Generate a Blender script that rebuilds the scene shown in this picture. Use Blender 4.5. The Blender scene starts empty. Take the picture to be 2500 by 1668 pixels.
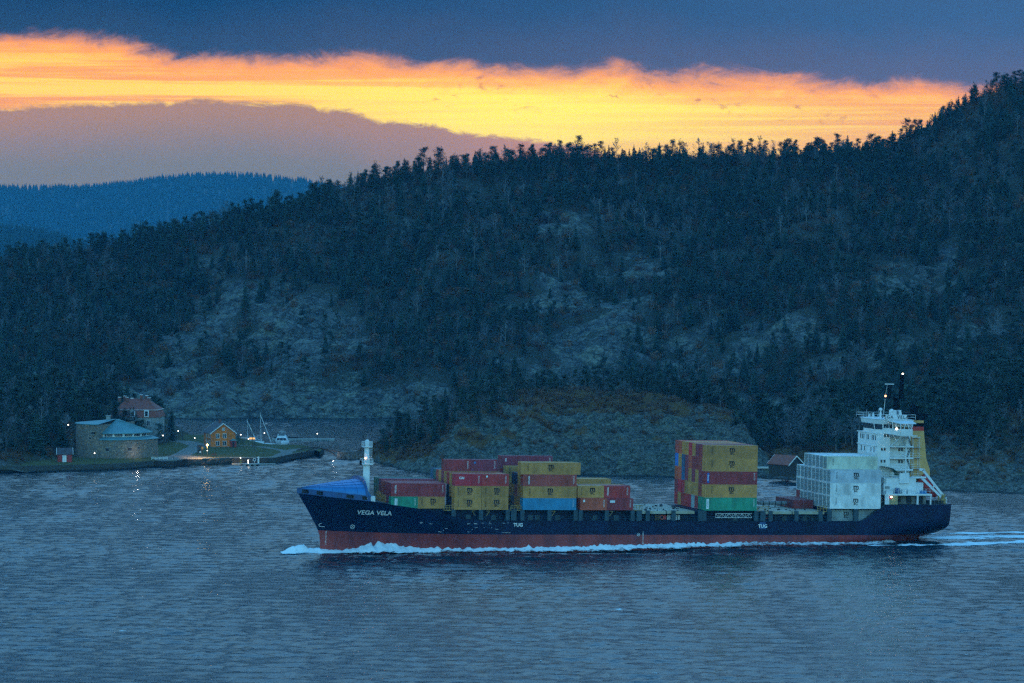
import bpy, bmesh, math, random
import numpy as np
from mathutils import Matrix, Vector

# ------------------------------------------------------------------ camera, world, sun, exposure
SC = bpy.context.scene
COL = SC.collection
F, EYE, YH = 8430.0, 66.0, 616.0        # focal length in px of a 2500 px wide picture, eye height (m), horizon row
cam = bpy.data.cameras.new('camera')
cam.sensor_width = 36.0
cam.lens = F / 2500.0 * 36.0
cam.shift_y = -(834.0 - YH) / 2500.0
cam.clip_start, cam.clip_end = 1.0, 30000.0
cam_o = bpy.data.objects.new('camera', cam)
cam_o.location = (0, 0, EYE)
cam_o.rotation_euler = (math.radians(90), 0, 0)
COL.objects.link(cam_o)
SC.camera = cam_o
SC.view_settings.view_transform = 'Standard'
SC.view_settings.look = 'None'
SC.view_settings.exposure = EXPOSURE = 3.65
SC.view_settings.gamma = 1.0
SC.view_settings.use_curve_mapping = False
try:
    SC.cycles.max_bounces = 5
    SC.cycles.diffuse_bounces = 2
    SC.cycles.glossy_bounces = 3
    SC.cycles.transmission_bounces = 2
    SC.cycles.volume_bounces = 0
    SC.cycles.transparent_max_bounces = 12
    SC.cycles.use_denoising = False
    SC.cycles.filter_width = 1.35
    SC.cycles.sample_clamp_indirect = 8.0
except Exception:
    pass

class NT:
    """tiny helper for node trees"""
    def __init__(s, tree):
        s.t = tree; s.n = tree.nodes; s.l = tree.links
    def node(s, typ, **kw):
        n = s.n.new(typ)
        for k, v in kw.items(): setattr(n, k, v)
        return n
    def put(s, sock, v):
        if isinstance(v, bpy.types.NodeSocket): s.l.new(v, sock)
        elif v is not None:
            if sock.type in ('RGBA',) and len(v) == 3: v = (*v, 1.0)
            sock.default_value = v
    def m(s, op, a, b=None, c=None, clamp=False):
        n = s.node('ShaderNodeMath', operation=op, use_clamp=clamp)
        s.put(n.inputs[0], a)
        if b is not None: s.put(n.inputs[1], b)
        if c is not None: s.put(n.inputs[2], c)
        return n.outputs[0]
    def step(s, x, lo, hi, to0=0.0, to1=1.0):
        n = s.node('ShaderNodeMapRange', interpolation_type='SMOOTHSTEP')
        s.put(n.inputs[0], x); s.put(n.inputs[1], lo); s.put(n.inputs[2], hi); s.put(n.inputs[3], to0); s.put(n.inputs[4], to1)
        return n.outputs[0]
    def mix(s, f, a, b, mode='MIX'):
        n = s.node('ShaderNodeMix', data_type='RGBA', blend_type=mode)
        s.put(n.inputs[0], f); s.put(n.inputs[6], a); s.put(n.inputs[7], b)
        return n.outputs[2]
    def xyz(s, x, y, z):
        n = s.node('ShaderNodeCombineXYZ')
        s.put(n.inputs[0], x); s.put(n.inputs[1], y); s.put(n.inputs[2], z)
        return n.outputs[0]
    def noise(s, vec, scale, detail=4.0, rough=0.55, dist=0.0):
        n = s.node('ShaderNodeTexNoise')
        if vec is not None: s.put(n.inputs['Vector'], vec)
        n.inputs['Scale'].default_value = scale; n.inputs['Detail'].default_value = detail
        n.inputs['Roughness'].default_value = rough; n.inputs['Distortion'].default_value = dist
        return n.outputs[0]
    def ramp(s, x, pts, interp='LINEAR'):
        n = s.node('ShaderNodeValToRGB')
        r = n.color_ramp; r.interpolation = interp
        while len(r.elements) > 1: r.elements.remove(r.elements[-1])
        for i, (p, c) in enumerate(pts):
            e = r.elements[0] if i == 0 else r.elements.new(p)
            e.position = p
            e.color = (c, c, c, 1) if not hasattr(c, '__len__') else (*c, 1)
        s.put(n.inputs[0], x)
        return n.outputs[0]

def make_world():
    w = bpy.data.worlds.new('World'); SC.world = w; w.use_nodes = True
    N = NT(w.node_tree); N.n.clear()
    out = N.node('ShaderNodeOutputWorld')
    tc = N.node('ShaderNodeTexCoord').outputs['Generated']
    sep = N.node('ShaderNodeSeparateXYZ'); N.put(sep.inputs[0], tc)
    x, y, z = sep.outputs
    U = N.m('MULTIPLY', N.m('ARCTAN2', x, y), F)           # bearing and elevation of a direction, small-angle units
    V = N.m('MULTIPLY', N.m('ARCSINE', z), F)
    u01 = N.m('MULTIPLY_ADD', U, 1/2800.0, 0.5)
    P = lambda px: (px - 1250) / 2800.0 + 0.5
    top = [(0,110),(180,104),(280,112),(340,132),(430,158),(520,158),(680,156),(770,150),(800,140),(850,150),(950,160),(1100,168),(1300,182),(1400,190),(1500,172),(1570,178),(1640,192),(1800,204),(1950,208),(2060,220),(2180,216),(2330,226),(2500,232)]
    low = [(0,268),(150,262),(380,248),(600,246),(740,258),(840,270),(920,296),(1050,306),(1200,332),(1300,344),(1420,350),(1500,400),(1600,470)]
    e1 = N.ramp(u01, [(P(a), (616 - b) / 616) for a, b in top])
    e2 = N.ramp(u01, [(P(a), (616 - b) / 616) for a, b in low])
    # cloud texture
    cv = N.xyz(N.m('MULTIPLY', U, 1/420.0), N.m('MULTIPLY', V, 1/210.0), 0.0)
    n1 = N.noise(cv, 1.7, 10, 0.64, 0.7)
    n2 = N.noise(cv, 5.0, 9, 0.66, 1.0)
    n3 = N.noise(N.xyz(N.m('MULTIPLY', U, 1/900.0), N.m('MULTIPLY', V, 1/24.0), 3.1), 1.1, 6, 0.58, 0.45)
    n4 = N.noise(N.xyz(N.m('MULTIPLY', U, 1/2600.0), N.m('MULTIPLY', V, 1/500.0), 9.0), 1.0, 4, 0.5)
    d1 = N.m('SUBTRACT', V, N.m('MULTIPLY', e1, 616.0))
    d1 = N.m('ADD', d1, N.m('ADD', N.m('MULTIPLY', N.m('SUBTRACT', n1, 0.5), 95.0), N.m('MULTIPLY', N.m('SUBTRACT', n2, 0.5), 44.0)))
    d2 = N.m('SUBTRACT', N.m('MULTIPLY', e2, 616.0), V)
    d2 = N.m('ADD', d2, N.m('ADD', N.m('MULTIPLY', N.m('SUBTRACT', n2, 0.5), 46.0), N.m('MULTIPLY', N.m('SUBTRACT', n1, 0.5), 40.0)))
    # the lit gap between the clouds
    core = N.m('ADD', N.m('POWER', N.m('DIVIDE', N.m('SUBTRACT', U, 55.0), 620.0), 2.0), N.m('POWER', N.m('DIVIDE', N.m('SUBTRACT', V, 330.0), 120.0), 2.0))
    core = N.m('EXPONENT', N.m('MULTIPLY', core, -1.0))
    gap = N.mix(N.step(n3, 0.38, 0.62), (0.86, 0.31, 0.09), (1.06, 0.66, 0.16))
    gap = N.mix(N.m('MULTIPLY', core, 0.8), gap, (1.12, 0.98, 0.16))
    lowsun = N.step(V, 215.0, 330.0, 0.55, 0.0)
    gap = N.mix(N.m('MULTIPLY', lowsun, N.step(U, -100.0, 400.0)), gap, (1.05, 0.62, 0.075))
    rim = N.step(d1, -62.0, -4.0)
    gap = N.mix(N.m('MULTIPLY', rim, 0.85), gap, N.mix(n2, (0.88, 0.25, 0.08), (0.98, 0.38, 0.10)))
    # small torn clouds hanging in the gap on the right
    torn = N.m('MULTIPLY', N.step(n2, 0.53, 0.66), N.m('MULTIPLY', N.m('MULTIPLY', N.step(d1, -95.0, -50.0), N.step(n1, 0.46, 0.58)), N.step(U, -400.0, -60.0)))
    gap = N.mix(N.m('MULTIPLY', torn, 0.85), gap, (0.50, 0.17, 0.11))
    gap = N.mix(1.0, gap, (1.40, 1.24, 0.12), 'MULTIPLY')
    # upper bank
    side = N.step(U, -1300.0, 1250.0)
    deep = N.mix(side, (0.000, 0.020, 0.068), (0.046, 0.098, 0.200))
    mauve = N.mix(side, (0.022, 0.040, 0.075), (0.125, 0.110, 0.160))
    bank = N.mix(N.step(d1, 0.0, 190.0), mauve, deep)
    bank = N.mix(N.step(d1, -14.0, 34.0), (0.50, 0.21, 0.15), bank)
    bank = N.mix(1.0, bank, N.m('MULTIPLY_ADD', n4, 0.5, 0.75), 'MULTIPLY')
    # lower bank
    lowc = N.mix(N.step(d2, 0.0, 170.0), (0.47, 0.285, 0.175), (0.235, 0.245, 0.255))
    lowc = N.mix(N.step(U, -300.0, 250.0), lowc, (0.70, 0.34, 0.16))
    lowc = N.mix(1.0, lowc, (1.16, 0.86, 0.36), 'MULTIPLY')
    c = N.mix(N.step(d2, -8.0, 10.0), gap, lowc)
    c = N.mix(N.step(d1, -24.0, 24.0), c, bank)
    bg_c = N.node('ShaderNodeBackground'); N.put(bg_c.inputs[0], c); bg_c.inputs[1].default_value = CLOUD
    # clear dusk sky above and behind the bank
    sky = N.node('ShaderNodeTexSky', sky_type='NISHITA')
    sky.sun_disc = False
    sky.sun_elevation = math.radians(SUN_EL); sky.sun_rotation = math.radians(SUN_AZ)
    sky.altitude = 60.0; sky.air_density = 1.0; sky.dust_density = 0.6; sky.ozone_density = 2.0
    tint = N.mix(1.0, sky.outputs[0], SKY_TINT, 'MULTIPLY')
    bg_s = N.node('ShaderNodeBackground'); N.put(bg_s.inputs[0], tint); bg_s.inputs[1].default_value = SKY_STRENGTH
    el = N.m('DEGREES' , N.m('ARCSINE', z)); az = N.m('ABSOLUTE', N.m('DEGREES', N.m('ARCTAN2', x, y)))
    f = N.m('MULTIPLY', N.step(el, 7.5, 37.0, 1.0, 0.0), N.step(az, 25.0, 85.0, 1.0, 0.0))
    mx = N.node('ShaderNodeMixShader')
    N.put(mx.inputs[0], f); N.l.new(bg_s.outputs[0], mx.inputs[1]); N.l.new(bg_c.outputs[0], mx.inputs[2])
    N.l.new(mx.outputs[0], out.inputs[0])

SUN_EL, SUN_AZ = 1.0, 0.4
SKY_TINT = (0.43, 0.97, 1.22)
SKY_STRENGTH = 0.15
CLOUD = 1.12/2**EXPOSURE
make_world()
sun = bpy.data.lights.new('sun', 'SUN'); sun.energy = 0.03; sun.angle = math.radians(2.0); sun.color = (1.0, 0.55, 0.25)
sun_o = bpy.data.objects.new('sun', sun)
sun_o.rotation_euler = Vector((-math.sin(math.radians(SUN_AZ)), -math.cos(math.radians(SUN_AZ)), -math.tan(math.radians(SUN_EL)))).to_track_quat('-Z', 'Y').to_euler()
sun_o.location = (0, 300, 400)
COL.objects.link(sun_o)

# ------------------------------------------------------------------ helpers
RND = random.Random(7)
def tag(o, label=None, cat=None, group=None, kind=None):
    if label: o['label'] = label
    if cat: o['category'] = cat
    if group: o['group'] = group
    if kind: o['kind'] = kind
    return o
def link(o, parent=None):
    COL.objects.link(o)
    if parent: o.parent = parent
    return o
def empty(name, loc=(0,0,0), rz=0.0, label=None, cat=None, group=None):
    o = bpy.data.objects.new(name, None); o.empty_display_size = 0.5
    o.location = loc; o.rotation_euler = (0, 0, rz)
    link(o); return tag(o, label, cat, group)
class MB:
    def __init__(s): s.v = []; s.f = []
    def add(s, vs, fs):
        b = len(s.v); s.v += [tuple(p) for p in vs]; s.f += [tuple(i + b for i in f) for f in fs]; return s
    def box(s, x0, x1, y0, y1, z0, z1):
        vs = [(x, y, z) for z in (z0, z1) for y in (y0, y1) for x in (x0, x1)]
        return s.add(vs, [(0,2,3,1),(4,5,7,6),(0,1,5,4),(2,6,7,3),(0,4,6,2),(1,3,7,5)])
    def quad(s, a, b, c, d): return s.add([a, b, c, d], [(0,1,2,3)])
    def bar(s, p, q, r, r2=None, n=6, cap=True):
        p, q = Vector(p), Vector(q); d = (q - p)
        if d.length < 1e-6: return s
        d.normalize(); r2 = r if r2 is None else r2
        a = d.cross(Vector((0,0,1)) if abs(d.z) < 0.9 else Vector((1,0,0))).normalized(); b = d.cross(a)
        vs = []
        for c, rr in ((p, r), (q, r2)):
            for i in range(n):
                w = 2*math.pi*(i + .5)/n; vs.append(c + a*math.cos(w)*rr + b*math.sin(w)*rr)
        fs = [(i, (i+1) % n, n + (i+1) % n, n + i) for i in range(n)]
        if cap: fs += [tuple(range(n-1, -1, -1)), tuple(range(n, 2*n))]
        return s.add(vs, fs)
    def path(s, pts, r, n=6):
        for a, b in zip(pts[:-1], pts[1:]): s.bar(a, b, r, n=n)
        return s
    def prism(s, poly, axis, a0, a1):
        """poly: 2-D outline in the two other axes, extruded along axis"""
        n = len(poly); vs = []
        for a in (a0, a1):
            for p in poly:
                q = list(p); q.insert(axis, a); vs.append(q)
        return s.add(vs, [(i, (i+1) % n, n + (i+1) % n, n + i) for i in range(n)] + [tuple(range(n-1, -1, -1)), tuple(range(n, 2*n))])
    def lathe(s, prof, c=(0,0,0), n=12, a0=0.0, a1=2*math.pi):
        full = abs(a1 - a0 - 2*math.pi) < 1e-6; m = n if full else n + 1
        vs = [(c[0] + r*math.cos(a0 + (a1-a0)*i/n), c[1] + r*math.sin(a0 + (a1-a0)*i/n), c[2] + z) for r, z in prof for i in range(m)]
        fs = []
        for k in range(len(prof) - 1):
            for i in range(n):
                j = (i + 1) % m
                fs.append((k*m + i, k*m + j, (k+1)*m + j, (k+1)*m + i))
        return s.add(vs, fs)
    def ball(s, c, r, n=8):
        pr = [(r*math.sin(math.pi*i/ n), -r*math.cos(math.pi*i/n)) for i in range(n+1)]
        return s.lathe(pr, c, n*2 if n < 6 else n + 4)
    def grid(s, rows):
        m = len(rows[0]); b = [p for r in rows for p in r]
        return s.add(b, [(i*m + j, i*m + j + 1, (i+1)*m + j + 1, (i+1)*m + j) for i in range(len(rows)-1) for j in range(m-1)])
    def mesh(s, name, mat=None, smooth=False):
        me = bpy.data.meshes.new(name); me.from_pydata(s.v, [], s.f)
        if mat: me.materials.append(mat)
        if smooth: me.polygons.foreach_set('use_smooth', [True]*len(me.polygons))
        me.update(); return me
    def obj(s, name, mat=None, parent=None, smooth=False, **kw):
        o = bpy.data.objects.new(name, s.mesh(name, mat, smooth))
        link(o, parent); return tag(o, **kw)

# numpy gradient noise
def _hash(ix, iy, seed):
    h = (ix.astype(np.int64)*374761393 + iy.astype(np.int64)*668265263 + seed*974711) & 0xffffffff
    h = ((h ^ (h >> 13))*1274126177) & 0xffffffff
    return ((h ^ (h >> 16)) & 0xffff) / 65535.0
def pnoise(x, y, seed=0):
    x = np.asarray(x, float); y = np.asarray(y, float)
    ix, iy = np.floor(x), np.floor(y); fx, fy = x - ix, y - iy
    u, v = fx*fx*fx*(fx*(fx*6-15)+10), fy*fy*fy*(fy*(fy*6-15)+10)
    def g(dx, dy):
        a = _hash(ix+dx, iy+dy, seed)*2*np.pi
        return np.cos(a)*(fx-dx) + np.sin(a)*(fy-dy)
    a = g(0,0)*(1-u) + g(1,0)*u; b = g(0,1)*(1-u) + g(1,1)*u
    return (a*(1-v) + b*v)*1.5
def fbm(x, y, seed=0, octv=4, gain=0.5):
    r = 0; a = 1.0
    for k in range(octv): r = r + a*pnoise(x*2**k, y*2**k, seed + 17*k); a *= gain
    return r
def ridged(x, y, seed=0, octv=4):
    r = 0; a = 1.0
    for k in range(octv): r = r + a*(1 - 2*np.abs(pnoise(x*2**k, y*2**k, seed + 31*k))); a *= 0.5
    return r/1.9
def sstep(a, b, x):
    t = np.clip((x - a)/(b - a), 0, 1); return t*t*(3 - 2*t)
# point at height z seen along a picture direction (calibrated camera): used to survey the place, as a surveyor would
def at(px, py, z=0.0):
    Y = F*(EYE - z)/(py - YH); return ((px - 1250)*Y/F, Y, z)
def atY(px, py, Y): return ((px - 1250)*Y/F, Y, EYE - (py - YH)*Y/F)

# ------------------------------------------------------------------ materials
MATS = {}
def material(name, col, rough=0.7, var=0.25, scale=1.0, bump=0.0, metal=0.0, col2=None, rust=0.0, spec=0.5, rand=0.0, stretch=None, objcol=False):
    if name in MATS: return MATS[name]
    m = bpy.data.materials.new(name); m.use_nodes = True
    N = NT(m.node_tree); b = N.n['Principled BSDF']
    tc = N.node('ShaderNodeTexCoord').outputs['Object']
    oi = N.node('ShaderNodeObjectInfo')
    vec = tc
    if rand or objcol:
        va = N.node('ShaderNodeVectorMath', operation='ADD'); N.put(va.inputs[0], tc)
        N.put(va.inputs[1], N.xyz(N.m('MULTIPLY', oi.outputs['Random'], 91.0), N.m('MULTIPLY', oi.outputs['Random'], 37.0), 0.0)); vec = va.outputs[0]
    if stretch:
        mp = N.node('ShaderNodeMapping'); N.put(mp.inputs[0], vec); mp.inputs['Scale'].default_value = stretch; vec = mp.outputs[0]
    n = N.noise(vec, scale, 6, 0.62)
    base = oi.outputs['Color'] if objcol else (*col, 1)
    c2 = col2 if col2 else tuple(v*(1 - var*1.6) for v in col)
    if objcol:
        c = N.mix(1.0, base, N.ramp(n, [(0.28, 1 - var), (0.72, 1 + var*0.5)]), 'MULTIPLY')
    else:
        c = N.mix(N.step(n, 0.3, 0.7), (*c2, 1), base)
    if rand:
        c = N.mix(1.0, c, N.m('MULTIPLY_ADD', oi.outputs['Random'], rand, 1 - rand/2), 'MULTIPLY')
    if rust:
        nr = N.noise(vec, scale*2.3, 8, 0.7)
        c = N.mix(N.m('MULTIPLY', N.step(nr, 0.60, 0.72), rust), c, (0.16, 0.06, 0.025, 1))
    N.put(b.inputs['Base Color'], c)
    b.inputs['Roughness'].default_value = rough; b.inputs['Metallic'].default_value = metal
    b.inputs['Specular IOR Level'].default_value = spec
    if bump:
        bp = N.node('ShaderNodeBump'); bp.inputs['Strength'].default_value = bump; bp.inputs['Distance'].default_value = 0.2
        N.put(bp.inputs['Height'], n); N.l.new(bp.outputs[0], b.inputs['Normal'])
    MATS[name] = m; return m
def emitter(name, col, strength):
    if name in MATS: return MATS[name]
    m = bpy.data.materials.new(name); m.use_nodes = True
    N = NT(m.node_tree); N.n.remove(N.n['Principled BSDF'])
    e = N.node('ShaderNodeEmission'); e.inputs[0].default_value = (*col, 1); e.inputs[1].default_value = strength
    N.l.new(e.outputs[0], N.n['Material Output'].inputs[0])
    try: m.cycles.emission_sampling = 'NONE'
    except Exception: pass
    MATS[name] = m; return m

# lettering, made once while the scene is still empty
TXT = {}
def text_mesh(body, size, bold=0.0, spacing=1.0):
    cu = bpy.data.curves.new('lettering', 'FONT'); cu.body = body; cu.size = size; cu.offset = bold
    cu.align_x = 'CENTER'; cu.align_y = 'CENTER'; cu.extrude = 0.012; cu.space_character = spacing; cu.resolution_u = 3
    o = bpy.data.objects.new('lettering', cu); COL.objects.link(o)
    dg = bpy.context.evaluated_depsgraph_get(); dg.update()
    me = bpy.data.meshes.new_from_object(o.evaluated_get(dg)); bpy.data.objects.remove(o); bpy.data.curves.remove(cu)
    v = [(p.co.x, -p.co.z, p.co.y) for p in me.vertices]; f = [tuple(p.vertices) for p in me.polygons]
    bpy.data.meshes.remove(me); return v, f
for key, args in {'SC': ('SC', .80, .03, 1.15), 'VEGA': ('VEGA VELA', 1.35, .03, 1.05), 'TUG': ('TUG', 1.05, .03), 'SIGN': ('VEGA  VELA', 1.0, .02, 1.3), 'TRITON': ('TRITON', .50, .015),
                  'tex': ('tex', .62, .01), 'CAI': ('CAI', .72, .03), 'Beacon': ('Beacon', .46, .01), 'CAPITAL': ('CAPITAL', .40, .005), 'P': ('P', .3, .01)}.items():
    TXT[key] = text_mesh(*args)
# ------------------------------------------------------------------ land
def land_material(name, rock, rock2, soil, soil2, rscale=0.35, wet=True, moss=None, crack_amt=0.75):
    m = bpy.data.materials.new(name); m.use_nodes = True
    N = NT(m.node_tree); b = N.n['Principled BSDF']
    tc = N.node('ShaderNodeTexCoord').outputs['Object']
    a = N.node('ShaderNodeAttribute', attribute_name='rock').outputs['Fac']
    n0 = N.noise(tc, rscale*0.35, 6, 0.65); n1 = N.noise(tc, rscale*1.6, 8, 0.7, 0.6)
    wv = N.node('ShaderNodeVectorMath', operation='ADD'); N.put(wv.inputs[0], tc)
    nv = N.node('ShaderNodeTexNoise'); N.put(nv.inputs['Vector'], tc); nv.inputs['Scale'].default_value = rscale*0.8; nv.inputs['Detail'].default_value = 5
    sv = N.node('ShaderNodeVectorMath', operation='SCALE'); N.put(sv.inputs[0], nv.outputs['Color']); sv.inputs['Scale'].default_value = 2.6/rscale*.45; N.put(wv.inputs[1], sv.outputs[0])
    st = N.node('ShaderNodeMapping'); N.put(st.inputs[0], wv.outputs[0]); st.inputs['Scale'].default_value = (1, 1, 2.2); st.inputs['Rotation'].default_value = (0.45, 0.30, 0)
    nc = N.noise(st.outputs[0], rscale*0.33, 7, 0.62, 0.3)
    ridge = N.m('ABSOLUTE', N.m('SUBTRACT', nc, 0.5))
    nc2 = N.noise(st.outputs[0], rscale*1.3, 6, 0.6, 0.2)
    ridge2 = N.m('ABSOLUTE', N.m('SUBTRACT', nc2, 0.5))
    n2 = N.noise(st.outputs[0], rscale*0.8, 8, 0.72, 0.4)
    crack = N.m('MULTIPLY', N.step(ridge, 0.0, 0.035, 1 - crack_amt, 1.0), N.m('MULTIPLY', N.step(ridge2, 0.0, 0.05, 1 - crack_amt*.6, 1.0), N.step(n2, 0.36, 0.55, 1 - crack_amt*0.8, 1.0)))
    r = N.mix(N.m('MULTIPLY_ADD', N.step(n1, 0.25, 0.75), .45, N.m('MULTIPLY', N.step(n0, .3, .65), .55)), rock2, rock)
    if moss: r = N.mix(N.step(n0, 0.45, 0.62), r, moss)
    r = N.mix(1.0, r, crack, 'MULTIPLY')
    s = N.mix(N.step(n1, 0.3, 0.7), soil, soil2)
    k = N.step(N.m('ADD', a, N.m('MULTIPLY', N.m('SUBTRACT', n1, 0.5), 0.9)), 0.38, 0.62)
    c = N.mix(k, s, r)
    if wet:
        z = N.node('ShaderNodeSeparateXYZ'); N.put(z.inputs[0], tc)
        zz = N.m('ADD', z.outputs[2], N.m('MULTIPLY', n1, 1.2))
        c = N.mix(N.step(zz, 0.7, 1.3, 0.82, 0.0), c, (0.012, 0.014, 0.014))
    N.put(b.inputs['Base Color'], c); b.inputs['Roughness'].default_value = 0.9; b.inputs['Specular IOR Level'].default_value = 0.2
    bp = N.node('ShaderNodeBump'); bp.inputs['Strength'].default_value = 0.7; bp.inputs['Distance'].default_value = 0.8
    N.put(bp.inputs['Height'], N.m('ADD', n1, N.m('MULTIPLY', crack, 0.6))); N.l.new(bp.outputs[0], b.inputs['Normal'])
    return m

def field(name, xs, ys, zf, mat, rockf=None, keep=None, kind='structure'):
    X, Y = np.meshgrid(xs, ys); Z = zf(X, Y)
    nx, ny = len(xs), len(ys)
    co = np.stack([X, Y, Z], -1).reshape(-1, 3)
    i = np.arange((nx-1)*(ny-1)); r, c = i // (nx-1), i % (nx-1); a = r*nx + c
    fc = np.stack([a, a+1, a+nx+1, a+nx], -1)
    if keep is not None: fc = fc[keep(X, Y, Z).reshape(-1)[fc].any(1)]
    me = bpy.data.meshes.new(name)
    me.vertices.add(len(co)); me.vertices.foreach_set('co', co.ravel())
    me.loops.add(fc.size); me.loops.foreach_set('vertex_index', fc.ravel().astype(np.int32))
    me.polygons.add(len(fc)); me.polygons.foreach_set('loop_start', np.arange(0, fc.size, 4, dtype=np.int32))
    me.polygons.foreach_set('use_smooth', np.ones(len(fc), bool))
    me.update(calc_edges=True)
    if rockf is not None:
        at_ = me.attributes.new('rock', 'FLOAT', 'POINT'); at_.data.foreach_set('value', np.clip(rockf(X, Y, Z), 0, 1).ravel().astype(np.float32))
    me.materials.append(mat)
    o = bpy.data.objects.new(name, me); link(o); tag(o, kind=kind); return o

def table(t):
    a = np.array(t, float); return lambda x: np.interp(x, a[:,0], a[:,1])

# --- the long wooded hill across the sound
RIDGE = table([(-700,690),(-200,650),(0,655),(60,640),(130,632),(200,628),(290,612),(400,582),(500,566),(560,540),(600,532),(700,520),(760,500),(800,480),(860,468),(920,452),(980,436),(1050,422),(1100,414),(1200,402),(1300,398),(1350,394),(1400,384),(1500,388),(1560,390),(1640,394),(1720,388),(1800,386),(1900,392),(2000,388),(2100,384),(2180,370),(2220,348),(2270,322),(2300,302),(2340,280),(2380,252),(2430,228),(2470,214),(2500,208),(2700,165),(3200,150)])
RY = 1640.0
def hill_t(X, Y):
    ry = RY + 30*pnoise(X/130.0, 0*X, 3)
    sh = 1366 + 9*fbm(X/24.0, 0*X + .3, 5, 3) - 110*sstep(40, 190, X)
    return (Y - sh)/(ry - sh), ry
def hill_z(X, Y):
    t, ry = hill_t(X, Y)
    zr = EYE - (RIDGE(1250 + F*X/ry) - YH)*ry/F
    p = np.where(t < 0, t*0.6, 0.055*sstep(0, 0.035, t) + 0.945*np.clip(t, 0, 1)**1.08)
    p = np.where(t > 1, 1 - 0.55*(t - 1), p)
    w = sstep(0.0, 0.1, t)*(1 - 0.85*sstep(0.86, 1.0, t))
    z = zr*p + w*(7*fbm(X/60.0, Y/60.0, 11, 3) + 5.0*ridged(X/34.0 + .3*Y/34.0, Y/22.0, 13, 4) - 2.0)
    z = z + (0.2 + 0.8*w)*sstep(-0.01, 0.02, t)*1.4*ridged(X/9.0, Y/7.0, 23, 3)
    return z
BLOBS = [(720,800,150,80,1.0),(600,720,120,60,.6),(560,830,120,60,.7),(820,850,120,60,.8),(480,850,90,70,.5),(1000,660,90,45,.5),(1160,500,60,40,.5),(1390,545,80,30,.8),(1480,405,60,12,.7),(1640,408,70,12,.7),
         (1380,730,130,60,1.0),(1450,820,120,80,1.0),(1380,930,130,60,1.0),(1560,640,110,50,.5),(1730,860,140,70,.7),(1900,800,110,60,.6),(2000,860,90,50,.7),(2230,700,120,60,.8),(2290,620,70,35,.5),(2080,660,70,40,.5),
         (2420,250,30,20,1.0),(2330,300,40,20,.6),(500,650,60,40,.6),(990,560,50,40,.5),(1250,600,90,40,.3),(2200,860,160,40,.6),(2400,800,100,50,.5),(1140,880,100,40,.4),(700,975,330,40,1.3),(880,985,120,30,1.2),(430,960,120,50,.9)]
def hill_rock(X, Y, Z):
    px = 1250 + F*X/Y; py = YH + F*(EYE - Z)/Y
    r = 0
    for x, y, a, b, s in BLOBS: r = r + s*np.exp(-((px-x)/a)**2 - ((py-y)/b)**2)
    t, _ = hill_t(X, Y)
    n = fbm(X/26.0, Y/17.0, 41, 4)
    r = r*(0.95 + 0.9*n) + 0.25*n + 0.9*(1 - sstep(0.02, 0.07, t))
    return np.clip(r, 0, 1)
M_HILL = land_material('hill_ground', (0.165,0.185,0.175), (0.075,0.085,0.082), (0.030,0.042,0.032), (0.060,0.060,0.046), 0.30, True, (0.16,0.18,0.14))
M_ISLE = land_material('islet_ground', (0.24,0.25,0.22), (0.085,0.09,0.08), (0.10,0.065,0.03), (0.17,0.105,0.05), 0.75, True, (0.14,0.16,0.12))
M_BANK = land_material('bank_ground', (0.24,0.24,0.22), (0.10,0.10,0.09), (0.045,0.045,0.025), (0.09,0.075,0.04), 0.7, True, (0.12,0.13,0.08))
field('hillside', np.arange(-420, 560, 2.2), np.concatenate([np.arange(1225, 1420, 1.3), np.arange(1420, 1760, 2.0)]), hill_z, M_HILL, hill_rock, keep=lambda X, Y, Z: Z > -2.5)

# --- far hazy ridges on the left
R5 = table([(-900,470),(0,464),(200,462),(320,452),(400,440),(500,432),(620,434),(740,446),(860,470),(1200,520),(2000,560)])
R6 = table([(-900,540),(0,566),(60,570),(130,584),(190,604),(260,640),(400,700),(700,760)])
def ridge_fn(tab, ry, depth, seed):
    def fz(X, Y):
        zr = EYE - (tab(1250 + F*X/ry) - YH)*ry/F
        t = (Y - (ry - depth))/depth
        return zr*np.where(t > 1, 1 - 0.5*(t-1), np.clip(t, -.1, 1)) + 8*fbm(X/160.0, Y/160.0, seed, 3)*sstep(0, .3, t)*(1 - .9*sstep(.8, 1, t))
    return fz
far_z, mid_z = ridge_fn(R5, 9500.0, 1300.0, 51), ridge_fn(R6, 5400.0, 650.0, 53)
M_FAR = material('far_forest_floor', (0.045,0.05,0.035), 0.95, 0.3, 0.02)
field('far_hills', np.arange(-2700, 1000, 46.0), np.arange(8150, 10150, 46.0), far_z, M_FAR)
field('middle_hills', np.arange(-1700, 210, 25.0), np.arange(4730, 5900, 26.0), mid_z, M_FAR)

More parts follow.
